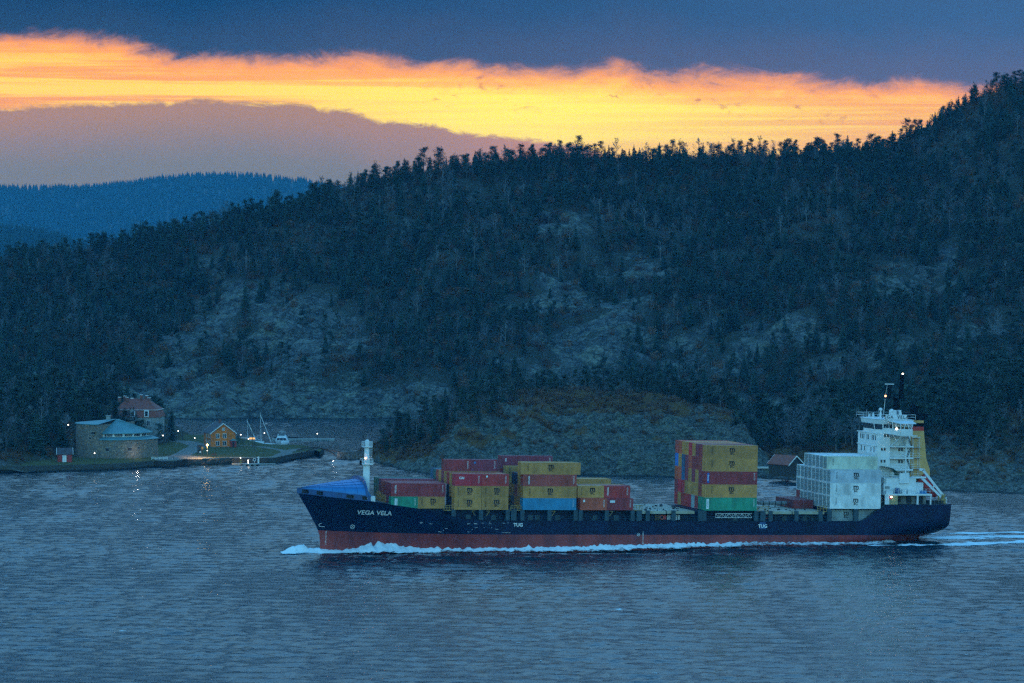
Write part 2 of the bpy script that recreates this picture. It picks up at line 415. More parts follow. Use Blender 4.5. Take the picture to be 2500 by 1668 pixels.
# --- rocky islet behind the ship
I_SH = table([(840,1120),(900,1124),(930,1134),(960,1140),(1000,1150),(1060,1160),(1120,1162),(1300,1161),(1400,1160),(1480,1163),(1560,1164),(1640,1166),(1760,1168),(1850,1168),(1950,1168)])
I_SK = table([(820,1118),(850,1112),(880,1104),(915,1088),(940,1076),(960,1064),(1000,1048),(1060,1018),(1130,988),(1200,972),(1300,958),(1400,952),(1500,958),(1600,968),(1650,978),(1690,990),(1740,994),(1780,1004),(1810,1035),(1840,1080),(1870,1112),(1900,1130)])
IRY = 1102.0
def isle_t(X, Y):
    px = 1250 + F*X/1075.0
    sh = F*EYE/(I_SH(px) - YH) + 2.5*fbm(X/9.0, 0*X, 61, 3)
    return (Y - sh)/(IRY - sh), px
def isle_z(X, Y):
    t, px = isle_t(X, Y)
    zr = EYE - (I_SK(1250 + F*X/IRY) - YH)*IRY/F
    cliff = sstep(1000, 1150, px)
    tc = np.clip(t, 0, 1)
    p = (1 - cliff)*tc**0.9 + cliff*(0.30*sstep(0, .10, tc) + 0.28*sstep(.08, .40, tc) + 0.42*tc)
    p = np.where(t < 0, t*0.5, p); p = np.where(t > 1, 1 - 0.9*(t-1)**1.5, p)
    w = sstep(0.0, 0.12, t)*(1 - .7*sstep(.8, 1.05, t))
    return zr*p + w*(1.8*fbm(X/14.0, Y/10.0, 63, 4) + cliff*(3.4*(ridged(X/24.0 + .7*Y/24., Y/13.0, 64, 3) - .5) + 2.2*(ridged(X/9.0 + .5*Y/9., Y/5.0, 65, 4) - .55))) + 0.55*sstep(-.02, .05, t)*(ridged(X/3.2, Y/2.6, 67, 3) - .4)*(0.4 + cliff)
def isle_rock(X, Y, Z):
    t, px = isle_t(X, Y)
    n = fbm(X/9.0, Y/6.0, 71, 4)
    r = 1.1 - 1.25*sstep(.40, .66, t + .12*n) + .35*n
    r = r*sstep(1010, 1120, px) + (1 - sstep(1010, 1120, px))*(0.9 - 1.3*sstep(.08, .30, t) + .4*n)
    veg = sstep(.05, .45, fbm(X/12.0, Y/7.0, 73, 4))*sstep(.12, .25, t)*.8
    return np.clip(r - veg + 0.9*sstep(1640, 1700, px)*(1 - sstep(1800, 1850, px)), 0, 1)
field('islet', np.arange(-56, 90, .5), np.arange(990, 1170, .55), isle_z, M_ISLE, isle_rock, keep=lambda X, Y, Z: Z > -1.5)

# --- right shore
R_SH = table([(1700,1168),(1750,1168),(1850,1171),(1950,1173),(2050,1180),(2200,1194),(2310,1203),(2400,1206),(2500,1209),(2700,1218),(3000,1225)])
R_SK = table([(1690,1150),(1720,1110),(1760,1088),(1850,1082),(1950,1072),(2050,1054),(2150,1044),(2260,1048),(2350,1040),(2420,1012),(2500,985),(2700,930),(3000,900)])
RRY = 1112.0
def right_t(X, Y):
    px = 1250 + F*X/1000.0
    sh = F*EYE/(R_SH(px) - YH) + 3.0*fbm(X/10.0, 0*X, 81, 3)
    return (Y - sh)/(RRY - sh), px
def right_z(X, Y):
    t, px = right_t(X, Y)
    zr = EYE - (R_SK(1250 + F*X/RRY) - YH)*RRY/F
    tc = np.clip(t, 0, 1)
    p = 0.16*sstep(0, .06, tc) + 0.84*tc**1.15
    flat = sstep(1820, 1850, px)*(1 - sstep(2020, 2060, px))        # level jetty ground by the boathouse
    p = p*(1 - .75*flat*(1 - sstep(.1, .35, tc)))
    p = np.where(t < 0, t*0.5, p); p = np.where(t > 1, 1 + .15*(t-1), p)
    w = sstep(0.0, 0.1, t)
    return zr*p + w*(1 - .8*flat*(1 - sstep(.3, .5, tc)))*(2.2*fbm(X/15.0, Y/12.0, 83, 4) + 3.6*(ridged(X/12.0, Y/9.0, 85, 4) - .5)) + .6*sstep(-.02, .04, t)*(ridged(X/3.4, Y/2.8, 87, 3) - .35)
def right_rock(X, Y, Z):
    t, px = right_t(X, Y); n = fbm(X/9.0, Y/7.0, 89, 4)
    r = (0.75 + .5*n)*sstep(2220, 2290, px)*(1 - .8*sstep(.55, .95, t)) + 0.9*(1 - sstep(.03, .12, t)) + .25*n
    return np.clip(r, 0, 1)
field('right_shore', np.arange(52, 290, .8), np.arange(905, 1190, .9), right_z, M_ISLE, right_rock, keep=lambda X, Y, Z: Z > -1.5)

# --- wooded bank on the left, behind the fort
B_FR = table([(-500,1150),(-100,1150),(100,1138),(165,1126),(195,1104),(300,1092),(400,1090),(440,1098),(470,1104),(500,1100)])
B_SK = table([(-500,930),(0,975),(120,982),(220,990),(300,1010),(350,1035),(400,1060),(440,1082),(470,1094),(520,1100)])
BRY = 1165.0
def bank_z(X, Y):
    px = 1250 + F*X/1090.0
    yf = F*(EYE - 2.0)/(B_FR(px) - YH)
    t = (Y - yf)/(BRY - yf); tc = np.clip(t, 0, 1)
    zr = EYE - (B_SK(1250 + F*X/BRY) - YH)*BRY/F
    z = 1.2 + np.maximum(zr - 1.2, 0)*tc**0.8 + sstep(0, .1, t)*(1.3*fbm(X/9.0, Y/9.0, 93, 4))*np.clip((zr - 1.2)/8, 0, 1)
    return np.where(t < 0, 1.2 + t*8, z)
def bank_rock(X, Y, Z): return np.clip(.30 + .55*fbm(X/8.0, Y/8.0, 95, 4), 0, 1)
field('wooded_bank', np.arange(-230, -96, .9), np.arange(1030, 1215, 1.0), bank_z, M_BANK, bank_rock, keep=lambda X, Y, Z: Z > 0.4)

# ------------------------------------------------------------------ water
WR = np.random.RandomState(4)
WAVES = []
for k in range(64):
    lam = 1.7*(7.5/1.7)**(WR.rand()**2.0)
    th = math.radians(-100 + WR.randn()*34)
    WAVES.append((2*np.pi/lam*math.cos(th), 2*np.pi/lam*math.sin(th), 0.0078*lam**0.95*(0.5 + WR.rand()), WR.rand()*6.28))
SHIP_A = (42.976, 770.0); PSI = math.radians(15)
def wave(X, Y):
    z = 0*X
    for kx, ky, a, ph in WAVES: z = z + a*np.sin(kx*X + ky*Y + ph)
    g = 0.75 + 0.5*pnoise(X/55.0, Y/80.0, 7)
    # the ship's own wash: low swells running off along the near side
    s = (X - SHIP_A[0])*math.cos(PSI) + (Y - SHIP_A[1])*math.sin(PSI); t = -(X - SHIP_A[0])*math.sin(PSI) + (Y - SHIP_A[1])*math.cos(PSI)
    d = -t; al = s + 85
    amp = 0.45*np.exp(-np.maximum(d, 0)/26.0)*sstep(-2, 4, d)*sstep(-6, 10, al)*(1 - sstep(150, 260, al))
    return z*g*0.8 + amp*np.sin((al*0.36 - d*1.0)/4.2)
def water_material():
    m = bpy.data.materials.new('sea_water'); m.use_nodes = True
    N = NT(m.node_tree); b = N.n['Principled BSDF']
    tc = N.node('ShaderNodeTexCoord').outputs['Object']
    b.inputs['Base Color'].default_value = (0.006, 0.022, 0.032, 1)
    b.inputs['Roughness'].default_value = 0.07; b.inputs['IOR'].default_value = 1.333
    mp = N.node('ShaderNodeMapping'); N.put(mp.inputs[0], tc); mp.inputs['Scale'].default_value = (0.8, 1.25, 1); mp.inputs['Rotation'].default_value = (0, 0, 0.2)
    n1 = N.noise(mp.outputs[0], 1.1, 6, 0.62, 0.3); n2 = N.noise(mp.outputs[0], 2.6, 4, 0.6)
    bp = N.node('ShaderNodeBump'); bp.inputs['Strength'].default_value = 0.6; bp.inputs['Distance'].default_value = 0.22
    N.put(bp.inputs['Height'], N.m('ADD', n1, N.m('MULTIPLY', n2, 0.25))); N.l.new(bp.outputs[0], b.inputs['Normal'])
    return m
M_WATER = water_material()
def build_water():
    xs = np.arange(-236, 236.5, 0.7); ys = np.concatenate([np.arange(505, 900, .7), np.arange(900, 1150, 1.0), np.arange(1150, 1392, 2.0)])
    xs = np.concatenate([[-3300, -900, -400], xs, [400, 900, 3300]]); ys = np.concatenate([[-40, 200, 400], ys, [1500, 2200, 4500, 10300]])
    def z(X, Y):
        e = sstep(-400, -232, X)*(1 - sstep(232, 400, X))*sstep(400, 508, Y)*(1 - sstep(1385, 1500, Y))
        return wave(X, Y)*(e > .97)
    field('water', xs, ys, z, M_WATER)
build_water()

# ------------------------------------------------------------------ haze
def build_haze():
    m = bpy.data.materials.new('haze_air'); m.use_nodes = True
    N = NT(m.node_tree); N.n.remove(N.n['Principled BSDF'])
    v = N.node('ShaderNodeVolumePrincipled'); v.inputs['Color'].default_value = (*HAZE_COL, 1); v.inputs['Density'].default_value = HAZE_DENS
    N.l.new(v.outputs[0], N.n['Material Output'].inputs['Volume'])
    b = MB().box(-3400, 3400, -60, 10400, -40, 400).obj('haze', m, kind='stuff', label='thin blue evening haze over the sound', cat='haze')
    b.display_type = 'WIRE'
HAZE_COL = (0.10, 0.58, 1.0); HAZE_DENS = 0.00005
build_haze()

# ------------------------------------------------------------------ trees
M_BARK = material('pine_bark', (0.055,0.040,0.032), 0.9, 0.3, 2.0)
M_GREY = material('grey_bark', (0.075,0.072,0.07), 0.9, 0.3, 2.0)
M_BIRCH = material('birch_bark', (0.20,0.21,0.21), 0.85, 0.4, 1.5)
M_PINE = material('pine_needles', (0.026,0.074,0.044), 0.85, 0.4, 1.2, rand=0.5)
M_SPRU = material('spruce_needles', (0.017,0.055,0.036), 0.85, 0.4, 1.2, rand=0.5)
M_TWIG = material('bare_twigs', (0.125,0.14,0.145), 0.9, 0.3, 1.0, rand=0.5)
M_TWIG2 = material('birch_twigs', (0.18,0.21,0.225), 0.9, 0.3, 1.0, rand=0.5)
M_BUSH = material('dry_brush', (0.19,0.095,0.045), 0.9, 0.35, 0.6, rand=0.6)

def tri_cloud(mb, c, rad, n, size, R, flat=0.6):
    for _ in range(n):
        while True:
            p = Vector((R.uniform(-1,1), R.uniform(-1,1), R.uniform(-1,1)))
            if p.length < 1: break
        p = Vector((p.x*rad[0], p.y*rad[1], p.z*rad[2])) + Vector(c)
        a = R.uniform(0, 6.28); d = Vector((math.cos(a), math.sin(a), R.uniform(-.5, .6)))*size*R.uniform(.6, 1.3)
        e = Vector((-d.y, d.x, R.uniform(-flat, flat)*size))*R.uniform(.3, .6)
        mb.add([p - d*.5, p + e, p + d*.7], [(0,1,2)])
def spruce(seed):
    R = random.Random(seed); tr, cr = MB(), MB(); h = 10.0
    tr.bar((0,0,-.6), (0,0,h), .17, .02, 5)
    w = R.uniform(2.0, 3.0); z = R.uniform(.3, .9)
    while z < h - .1:
        f = 1 - z/h; L = w*f**.75 + .12; n = 7 if z < 8 else 5; a0 = R.uniform(0, 6.28)
        for i in range(n):
            a = a0 + 6.28*i/n + R.uniform(-.3, .3); l = L*R.uniform(.55, 1.15)
            if R.random() < .1: continue
            dx, dy = math.cos(a), math.sin(a); sx, sy = -dy, dx; wd = .30*l + .1; dr = l*R.uniform(.15, .4)
            b0 = Vector((0,0,z + .15)); m_ = Vector((dx*l*.6, dy*l*.6, z - dr*.55)); t = Vector((dx*l, dy*l, z - dr*.7))
            cr.add([b0, m_ + Vector((sx*wd, sy*wd, -.18)), t, m_ - Vector((sx*wd, sy*wd, .18))], [(0,1,2),(0,2,3)])
            cr.add([m_, m_ + Vector((sx*wd*.4 , sy*wd*.4, -l*.42)), t], [(0,1,2)])
        z += R.uniform(.30, .46)
    cr.bar((0,0,h-.8), (0,0,h+.3), .10, .0, 3)
    return tr, cr
def pine(seed):
    R = random.Random(seed); tr, cr = MB(), MB(); h = 10.0
    bend = R.uniform(-.5, .5); top = Vector((bend, R.uniform(-.4, .4), h*.93))
    mid = Vector((bend*.3, 0, h*.5))
    tr.bar((0,0,-.6), mid, .19, .13, 6); tr.bar(mid, top, .13, .04, 5)
    lo = R.uniform(.10, .34); wide = R.uniform(2.0, 3.0)
    for k in range(R.randint(14, 19)):
        u = lo + (1 - lo)*(k + R.random())/17; u = min(u, .97)
        base = mid.lerp(top, (u - .5)/.43) if u > .5 else Vector((0,0,0)).lerp(mid, u/.5)
        a = R.uniform(0, 6.28); l = wide*(1.12 - u)**.85*R.uniform(.55, 1.25) + .25
        tip = base + Vector((math.cos(a)*l, math.sin(a)*l, R.uniform(.0, .8)))
        tr.bar(base, tip, .05, .02, 3, cap=False)
        s = R.uniform(.7, 1.25)
        tri_cloud(cr, tip, (s, s, s*.8), 44, .55, R); tri_cloud(cr, base.lerp(tip, .55), (s*.9, s*.9, s*.5), 26, .5, R)
    tri_cloud(cr, top, (.75, .75, 1.15), 60, .48, R)
    return tr, cr
def bare(seed, birch=False):
    R = random.Random(seed); tr, cr = MB(), MB(); h = 10.0
    lean = R.uniform(-.06, .06); pts = [Vector((0,0,-.6))]
    for i in range(1, 5): pts.append(Vector((lean*i*2 + R.uniform(-.2,.2), R.uniform(-.2,.2), h*i/4.6)))
    rr = [.17, .14, .10, .06, .03]
    for i in range(4): tr.bar(pts[i], pts[i+1], rr[i], rr[i+1], 5, cap=False)
    forks = R.random() < .4
    for k in range(19 if not birch else 16):
        u = R.uniform(.30, 1.0); q = u*4; i = min(int(q), 3); b = pts[i].lerp(pts[i+1], q - i)
        a = R.uniform(0, 6.28); l = (1.25 - u)*R.uniform(2.0, 3.6); up = R.uniform(.6, 1.5)
        t = b + Vector((math.cos(a)*l*.75, math.sin(a)*l*.75, l*up*.75)); t.z = min(t.z, h*1.02)
        cr.bar(b, t, .055, .02, 3, cap=False)
        for j in range(5):
            v = R.uniform(.25, 1.0); b2 = b.lerp(t, v); a2 = a + R.uniform(-1.3, 1.3); l2 = l*R.uniform(.3, .6)
            t2 = b2 + Vector((math.cos(a2)*l2*.7, math.sin(a2)*l2*.7, l2*R.uniform(.2, 1.1)))
            sd = Vector((-math.sin(a2), math.cos(a2), 0))*.03
            cr.add([b2 - sd, b2 + sd, t2], [(0,1,2)])
            for q2 in range(7):
                b3 = b2.lerp(t2, R.uniform(.2, 1)); a3 = a2 + R.uniform(-1.5, 1.5); l3 = R.uniform(.4, .95)
                t3 = b3 + Vector((math.cos(a3)*l3*.7, math.sin(a3)*l3*.7, l3*R.uniform(-.2 if birch else .1, .9)))
                sd = Vector((-math.sin(a3), math.cos(a3), R.uniform(-.6,.6)))*.034
                cr.add([b3 - sd, b3 + sd, t3], [(0,1,2)])
    return tr, cr
def bush(seed):
    R = random.Random(seed); cr = MB()
    for k in range(60):
        a = R.uniform(0, 6.28); l = R.uniform(.6, 1.3); b = Vector((R.uniform(-.5,.5), R.uniform(-.5,.5), -.1))
        t = b + Vector((math.cos(a)*l*.6, math.sin(a)*l*.6, l*R.uniform(.6, 1.2))); sd = Vector((-math.sin(a), math.cos(a), 0))*.05
        cr.add([b - sd, b + sd, t], [(0,1,2)])
    tri_cloud(cr, (0,0,.65), (.9,.9,.55), 40, .34, R, 1.0)
    return MB(), cr
KINDS = {'pine': [], 'spruce': [], 'bare': [], 'bush': []}
PROTO_COL = {}
for kind, fn, n in (('pine', pine, 7), ('spruce', spruce, 6), ('bare', bare, 8), ('bush', bush, 4)):
    pc = PROTO_COL[kind] = bpy.data.collections.new(kind + '_models')
    for i in range(n):
        bi = kind == 'bare' and i % 3 == 0
        tr, cr = fn(100*len(kind) + i, bi) if kind == 'bare' else fn(100*len(kind) + i)
        tm = {'pine': M_BARK, 'spruce': M_GREY, 'bare': M_BIRCH if bi else M_GREY, 'bush': M_GREY}[kind]
        cm = {'pine': M_PINE, 'spruce': M_SPRU, 'bare': M_TWIG2 if bi else M_TWIG, 'bush': M_BUSH}[kind]
        jt = MB(); jt.v = list(tr.v); jt.f = list(tr.f); jt.add(cr.v, cr.f)
        me = jt.mesh(kind + '_tree', tm); me.materials.append(cm)
        me.polygons.foreach_set('material_index', [0]*len(tr.f) + [1]*len(cr.f))
        o = bpy.data.objects.new(kind + '_model', me); pc.objects.link(o)
        KINDS[kind].append((tr.mesh(kind + '_trunk', tm) if tr.v else None, cr.mesh(kind + '_crown', cm), me))

def instance_group(coll):
    ng = bpy.data.node_groups.new('scatter_' + coll.name, 'GeometryNodeTree')
    ng.interface.new_socket(name='Geometry', in_out='INPUT', socket_type='NodeSocketGeometry')
    ng.interface.new_socket(name='Geometry', in_out='OUTPUT', socket_type='NodeSocketGeometry')
    n, l = ng.nodes, ng.links
    gi, go = n.new('NodeGroupInput'), n.new('NodeGroupOutput')
    ci = n.new('GeometryNodeCollectionInfo'); ci.inputs['Collection'].default_value = coll
    ci.inputs['Separate Children'].default_value = True; ci.inputs['Reset Children'].default_value = True
    ip = n.new('GeometryNodeInstanceOnPoints'); ip.inputs['Pick Instance'].default_value = True
    def attr(nm, ty):
        a = n.new('GeometryNodeInputNamedAttribute'); a.data_type = ty; a.inputs['Name'].default_value = nm; return a.outputs['Attribute']
    l.new(gi.outputs[0], ip.inputs['Points']); l.new(ci.outputs[0], ip.inputs['Instance'])
    l.new(attr('pick', 'INT'), ip.inputs['Instance Index']); l.new(attr('size', 'FLOAT_VECTOR'), ip.inputs['Scale']); l.new(attr('turn', 'FLOAT_VECTOR'), ip.inputs['Rotation'])
    l.new(ip.outputs[0], go.inputs[0]); return ng
def scatter(name, pts, coll, n_models, label, cat):
    """pts: (x, y, z, scale, width)"""
    R = np.random.RandomState(len(pts))
    me = bpy.data.meshes.new(name); me.from_pydata([p[:3] for p in pts], [], [])
    me.attributes.new('pick', 'INT', 'POINT').data.foreach_set('value', R.randint(0, n_models, len(pts)).astype(np.int32))
    me.attributes.new('size', 'FLOAT_VECTOR', 'POINT').data.foreach_set('vector', np.array([[p[3]*p[4], p[3]*p[4], p[3]] for p in pts], np.float32).ravel())
    rot = np.zeros((len(pts), 3), np.float32); rot[:,2] = R.rand(len(pts))*6.283; rot[:,:2] = R.randn(len(pts), 2)*.03
    me.attributes.new('turn', 'FLOAT_VECTOR', 'POINT').data.foreach_set('vector', rot.ravel())
    o = bpy.data.objects.new(name, me); link(o)
    md = o.modifiers.new('scatter', 'NODES'); md.node_group = instance_group(coll)
    return tag(o, label, cat, kind='stuff')

TREES = []          # (kind, zone, x, y, z, scale, width)
TR = np.random.RandomState(12)
def sow(zone, xs, ys, sp, zf, accept, pick, smin, smax):
    gx, gy = np.meshgrid(np.arange(*xs, sp), np.arange(*ys, sp))
    X = (gx + (TR.rand(*gx.shape) - .5)*sp*1.1).ravel(); Y = (gy + (TR.rand(*gy.shape) - .5)*sp*1.1).ravel()
    Z = zf(X, Y); ok = accept(X, Y, Z); X, Y, Z = X[ok], Y[ok], Z[ok]; kd = pick(X, Y, Z)
    for x, y, z, k in zip(X, Y, Z, kd):
        TREES.append((k, zone, x, y, z - .2, TR.uniform(smin, smax)*TR.uniform(.85, 1.15), TR.uniform(.85, 1.25)))
def frustum(X, Y, pad=25): return np.abs(X) < 0.1483*Y + pad
# the long hill
def acc_hill(X, Y, Z):
    t, _ = hill_t(X, Y); r = hill_rock(X, Y, Z)
    d = np.where(r > .40, .09, 1.0)*np.where(t < .035, 0, 1)
    return frustum(X, Y) & (TR.rand(len(X)) < d) & (t < 1.06) & (Z > 1)
def pick_hill(X, Y, Z):
    n = fbm(X/45.0, Y/45.0, 103, 3); r = TR.rand(len(X)); t, _ = hill_t(X, Y); px = 1250 + F*X/Y
    b = .20 + .70*n + .25*sstep(.9, 1, t)*sstep(1500, 1700, px)*(1 - sstep(2080, 2150, px))
    return np.where(r < b, 'bare', np.where(r < b + (1 - b)*.62, 'pine', 'spruce'))
sow('hill', (-300, 330), (1245, 1700), 5.4, hill_z, acc_hill, pick_hill, .55, 1.12)
sow('hill', (-300, 330), (1560, 1700), 3.6, hill_z, lambda X, Y, Z: frustum(X, Y) & (np.abs(hill_t(X, Y)[0] - .985) < .035) & (TR.rand(len(X)) < .75), pick_hill, .25, .85)
# the islet
def acc_isle(X, Y, Z):
    t, px = isle_t(X, Y); n = fbm(X/8.0, Y/8.0, 105, 3)
    d = np.where(px < 1240, sstep(.30, .5, t)*.85, np.where(px < 1640, .14*sstep(.6, .8, t) + .55*sstep(.94, 1.0, t), 0.95*sstep(.99, 1.0, t)))
    return (Z > 1.2) & (TR.rand(len(X)) < d*(.8 + .8*n)) & (t < 1.5) & (px > 930) & (px < 1850)
def pick_isle(X, Y, Z):
    t, px = isle_t(X, Y); r = TR.rand(len(X))
    return np.where(px < 1250, np.where(r < .45, 'bare', np.where(r < .8, 'pine', 'spruce')), np.where(r < .35, 'bare', 'pine'))
sow('islet', (-50, 80), (1030, 1150), 3.6, isle_z, acc_isle, pick_isle, .5, .85)
# right shore
def acc_right(X, Y, Z):
    t, px = right_t(X, Y); n = fbm(X/10.0, Y/10.0, 107, 3)
    d = np.where(px < 2180, sstep(.42, .62, t)*.95, sstep(.35, .6, t)*(.30 + .7*n) + .6*sstep(.85, 1, t))
    return (Z > 1.5) & (TR.rand(len(X)) < d) & frustum(X, Y)
def pick_right(X, Y, Z):
    t, px = right_t(X, Y); r = TR.rand(len(X)); b = np.where((px > 1950) & (px < 2150), .55, .12)
    return np.where(r < b, 'bare', np.where(r < .85, 'pine', 'spruce'))
sow('right', (50, 200), (980, 1180), 4.6, right_z, acc_right, pick_right, .8, 1.3)
# left bank
def acc_bank(X, Y, Z):
    px = 1250 + F*X/Y; yf = F*(EYE - 2.0)/(B_FR(1250 + F*X/1090.0) - YH)
    return (Y > yf + 3) & (px < 430) & ~((np.abs(X + 125.5) < 9.5) & (np.abs(Y - 1150) < 9)) & (np.hypot(X + 123, Y - 1076) > 15) & (TR.rand(len(X)) < np.where(px < 300, .9, .5)*(.12 + .88*sstep(6, 22, Y - yf))) & frustum(X, Y)
def pick_bank(X, Y, Z):
    r = TR.rand(len(X)); return np.where(r < .25, 'bare', np.where(r < .70, 'pine', 'spruce'))
sow('bank', (-190, -100), (1050, 1190), 4.2, bank_z, acc_bank, pick_bank, .6, 1.15)
# individuals: the 300 of a kind that show largest; the rest of the wood is one mass
ZONE_TXT = {
 ('pine','islet'): 'dark green pine on the rocky islet', ('spruce','islet'): 'narrow dark spruce on the rocky islet', ('bare','islet'): 'leafless grey tree on the rocky islet',
 ('pine','right'): 'tall dark pine in the right shore wood', ('spruce','right'): 'pointed dark spruce in the right shore wood', ('bare','right'): 'tall leafless tree in the right shore wood',
 ('pine','bank'): 'dark pine on the steep wooded bank', ('spruce','bank'): 'dark spruce on the steep wooded bank', ('bare','bank'): 'bare grey tree on the steep wooded bank',
 ('pine','hill'): 'blue shaded pine low on the long hill', ('spruce','hill'): 'blue shaded spruce low on the long hill', ('bare','hill'): 'pale leafless tree low on the long hill'}
GRP = {'pine': 'pines', 'spruce': 'spruces', 'bare': 'leafless trees'}
ZGRP = {'islet': ' on the rocky islet', 'right': ' in the right shore wood', 'bank': ' on the steep bank', 'hill': ' low on the long hill'}
WHERE = {'islet': [(1010, ', at its low left tip'), (1130, ', above the foremost containers'), (1260, ', on its wooded left shoulder'), (1450, ', on its brushy top'), (9999, ', at its right end')],
 'right': [(1720, ', left of the tall stack'), (1850, ', above the tall stack'), (1960, ', above the boathouse'), (2090, ', above the white stack'), (2200, ', behind the bridge'), (2330, ', above the lifeboat'), (9999, ', at the right edge')],
 'bank': [(60, ', at the left edge'), (130, ', above the red shed'), (200, ', left of the fort'), (290, ', above the fort'), (9999, ', beside the mansion')],
 'hill': [(300, ', above the fort bank'), (520, ', left of the ochre house'), (700, ', above the sailing boats'), (900, ', above the footbridge'), (1200, ', above the islet left end'), (1600, ', above the islet'), (2000, ', above the tall stack'), (9999, ', right of the bridge mast')]}
TNAME = {'pine': 'pine_tree', 'spruce': 'spruce_tree', 'bare': 'bare_tree'}
def plant(kind, x, y, z, sc, wd, var, rz, label, group, split=True):
    tm, cm, jm = KINDS[kind][var]
    o = bpy.data.objects.new(TNAME[kind], tm if split else jm)
    o.location = (x, y, z); o.scale = (sc*wd, sc*wd, sc); o.rotation_euler = (RND.gauss(0, .03), RND.gauss(0, .03), rz)
    link(o); tag(o, label, 'tree', group)
    if split:
        c = bpy.data.objects.new('crown', cm); link(c, o)
    return o
for kind in ('pine', 'spruce', 'bare'):
    rows = sorted([t for t in TREES if t[0] == kind], key=lambda t: -t[5]/t[3])
    vis = [t for t in rows if abs(t[2]) < 0.1483*t[3] + 2]
    own = vis[:300]; ids = {id(t) for t in own}
    for t in own:
        zone = t[1]; txt = ZONE_TXT[(kind, zone)]; px = 1250 + F*t[2]/t[3]; grp = GRP[kind] + ZGRP[zone]
        for lim, wh in WHERE[zone]:
            if px < lim: txt += wh; grp += wh; break
        plant(kind, t[2], t[3], t[4], t[5], t[6], RND.randrange(len(KINDS[kind])), RND.uniform(0, 6.28), txt, grp, split=zone != 'hill')
    rest = [(t[2], t[3], t[4], t[5], t[6]) for t in rows if id(t) not in ids]
    scatter({'pine': 'pine_forest', 'spruce': 'spruce_forest', 'bare': 'leafless_forest'}[kind], rest, PROTO_COL[kind], len(KINDS[kind]),
            {'pine': 'mass of dark pines covering the long hill', 'spruce': 'dark spruces scattered through the woods of the hill', 'bare': 'pale leafless trees scattered through the hill woods'}[kind], 'forest')
def strip(n, x0, x1, y0, y1, zf, s0, s1, seed):
    R = np.random.RandomState(seed); X = R.uniform(x0, x1, n); Y = R.uniform(y0, y1, n); Z = zf(X, Y)
    return [(a, b, c - .3, R.uniform(s0, s1), R.uniform(.9, 1.3)) for a, b, c in zip(X, Y, Z)]
scatter('far_woods', strip(8500, -1480, -100, 8500, 9580, far_z, 1.4, 2.1, 3), PROTO_COL['spruce'], 6, 'woods on the hazy far ridge at the left', 'forest')
scatter('middle_woods', strip(2600, -880, -560, 4820, 5480, mid_z, 1.1, 1.9, 5), PROTO_COL['spruce'], 6, 'blue wooded slope beyond the left end of the hill', 'forest')
# brush and low growth
BR = []
def brush(zf, xs, ys, sp, acc, s0, s1):
    gx, gy = np.meshgrid(np.arange(*xs, sp), np.arange(*ys, sp)); X = (gx + (TR.rand(*gx.shape) - .5)*sp*1.2).ravel(); Y = (gy + (TR.rand(*gy.shape) - .5)*sp*1.2).ravel()
    Z = zf(X, Y); ok = acc(X, Y, Z)
    for x, y, z in zip(X[ok], Y[ok], Z[ok]): BR.append((x, y, z - .05, TR.uniform(s0, s1), TR.uniform(.9, 1.5)))
brush(isle_z, (-52, 84), (1030, 1120), 1.3, lambda X, Y, Z: (Z > 1.6) & (TR.rand(len(X)) < np.where(isle_rock(X, Y, Z) > .45, .05, .8)*(.6 + .8*fbm(X/7., Y/7., 111, 3))), .6, 1.5)
brush(right_z, (54, 180), (960, 1110), 2.0, lambda X, Y, Z: (Z > 2.2) & frustum(X, Y, 5) & (TR.rand(len(X)) < np.where(right_rock(X, Y, Z) > .45, .10, .6)), .6, 1.6)
brush(bank_z, (-180, -100), (1040, 1120), 1.8, lambda X, Y, Z: (bank_z(X, Y) > 2.6) & frustum(X, Y, 5) & (TR.rand(len(X)) < .7), .6, 1.7)
brush(hill_z, (-230, 240), (1255, 1640), 5.0, lambda X, Y, Z: (Z > 3) & frustum(X, Y, 10) & (TR.rand(len(X)) < np.where(hill_rock(X, Y, Z) > .4, .1, .6)), 1.2, 3.0)
brush(hill_z, (-250, 290), (1560, 1690), 2.4, lambda X, Y, Z: frustum(X, Y, 10) & (np.abs(hill_t(X, Y)[0] - .99) < .03) & (TR.rand(len(X)) < .7), 1.2, 3.0)
scatter('undergrowth', BR, PROTO_COL['bush'], 4, 'dry brown brush between the rocks and trees', 'undergrowth')
# ------------------------------------------------------------------ the container ship
TAU = math.radians(1.3)
_c, _s, _ct, _st = math.cos(PSI), math.sin(PSI), math.cos(TAU), math.sin(TAU)
E_S, E_T, E_Z = Vector((_c*_ct, _s*_ct, -_st)), Vector((-_s, _c, 0)), Vector((_c*_st, _s*_st, _ct))
A0 = Vector((42.9757, 770.0, 8.3642))
O_SHIP = A0 - E_Z*A0.z
SHIP_M = Matrix(((E_S.x, E_T.x, E_Z.x, O_SHIP.x), (E_S.y, E_T.y, E_Z.y, O_SHIP.y), (E_S.z, E_T.z, E_Z.z, O_SHIP.z), (0, 0, 0, 1)))
def S(px, py, t):
    """ship coordinates (s along, z up) of a sight line where it meets the lengthwise plane t"""
    d = Vector(((px - 1250)/F, 1, (YH - py)/F)); r = Vector((0, 0, EYE)) - (O_SHIP + E_T*t)
    M = Matrix(((E_S.x, E_Z.x, -d.x), (E_S.y, E_Z.y, -d.y), (E_S.z, E_Z.z, -d.z)))
    x = M.inverted() @ r; return x[0], x[1]
TC, HB = 11.2, 11.4                                  # centre line and half breadth
M_NAVY = material('navy_hull_paint', (0.003,0.012,0.048), 0.5, 0.30, 0.22, rust=0.18, spec=0.18)
M_BOOT = material('red_bottom_paint', (0.34,0.040,0.034), 0.6, 0.45, 0.35, col2=(0.16,0.022,0.028), rust=0.4, stretch=(1, 1, .35))
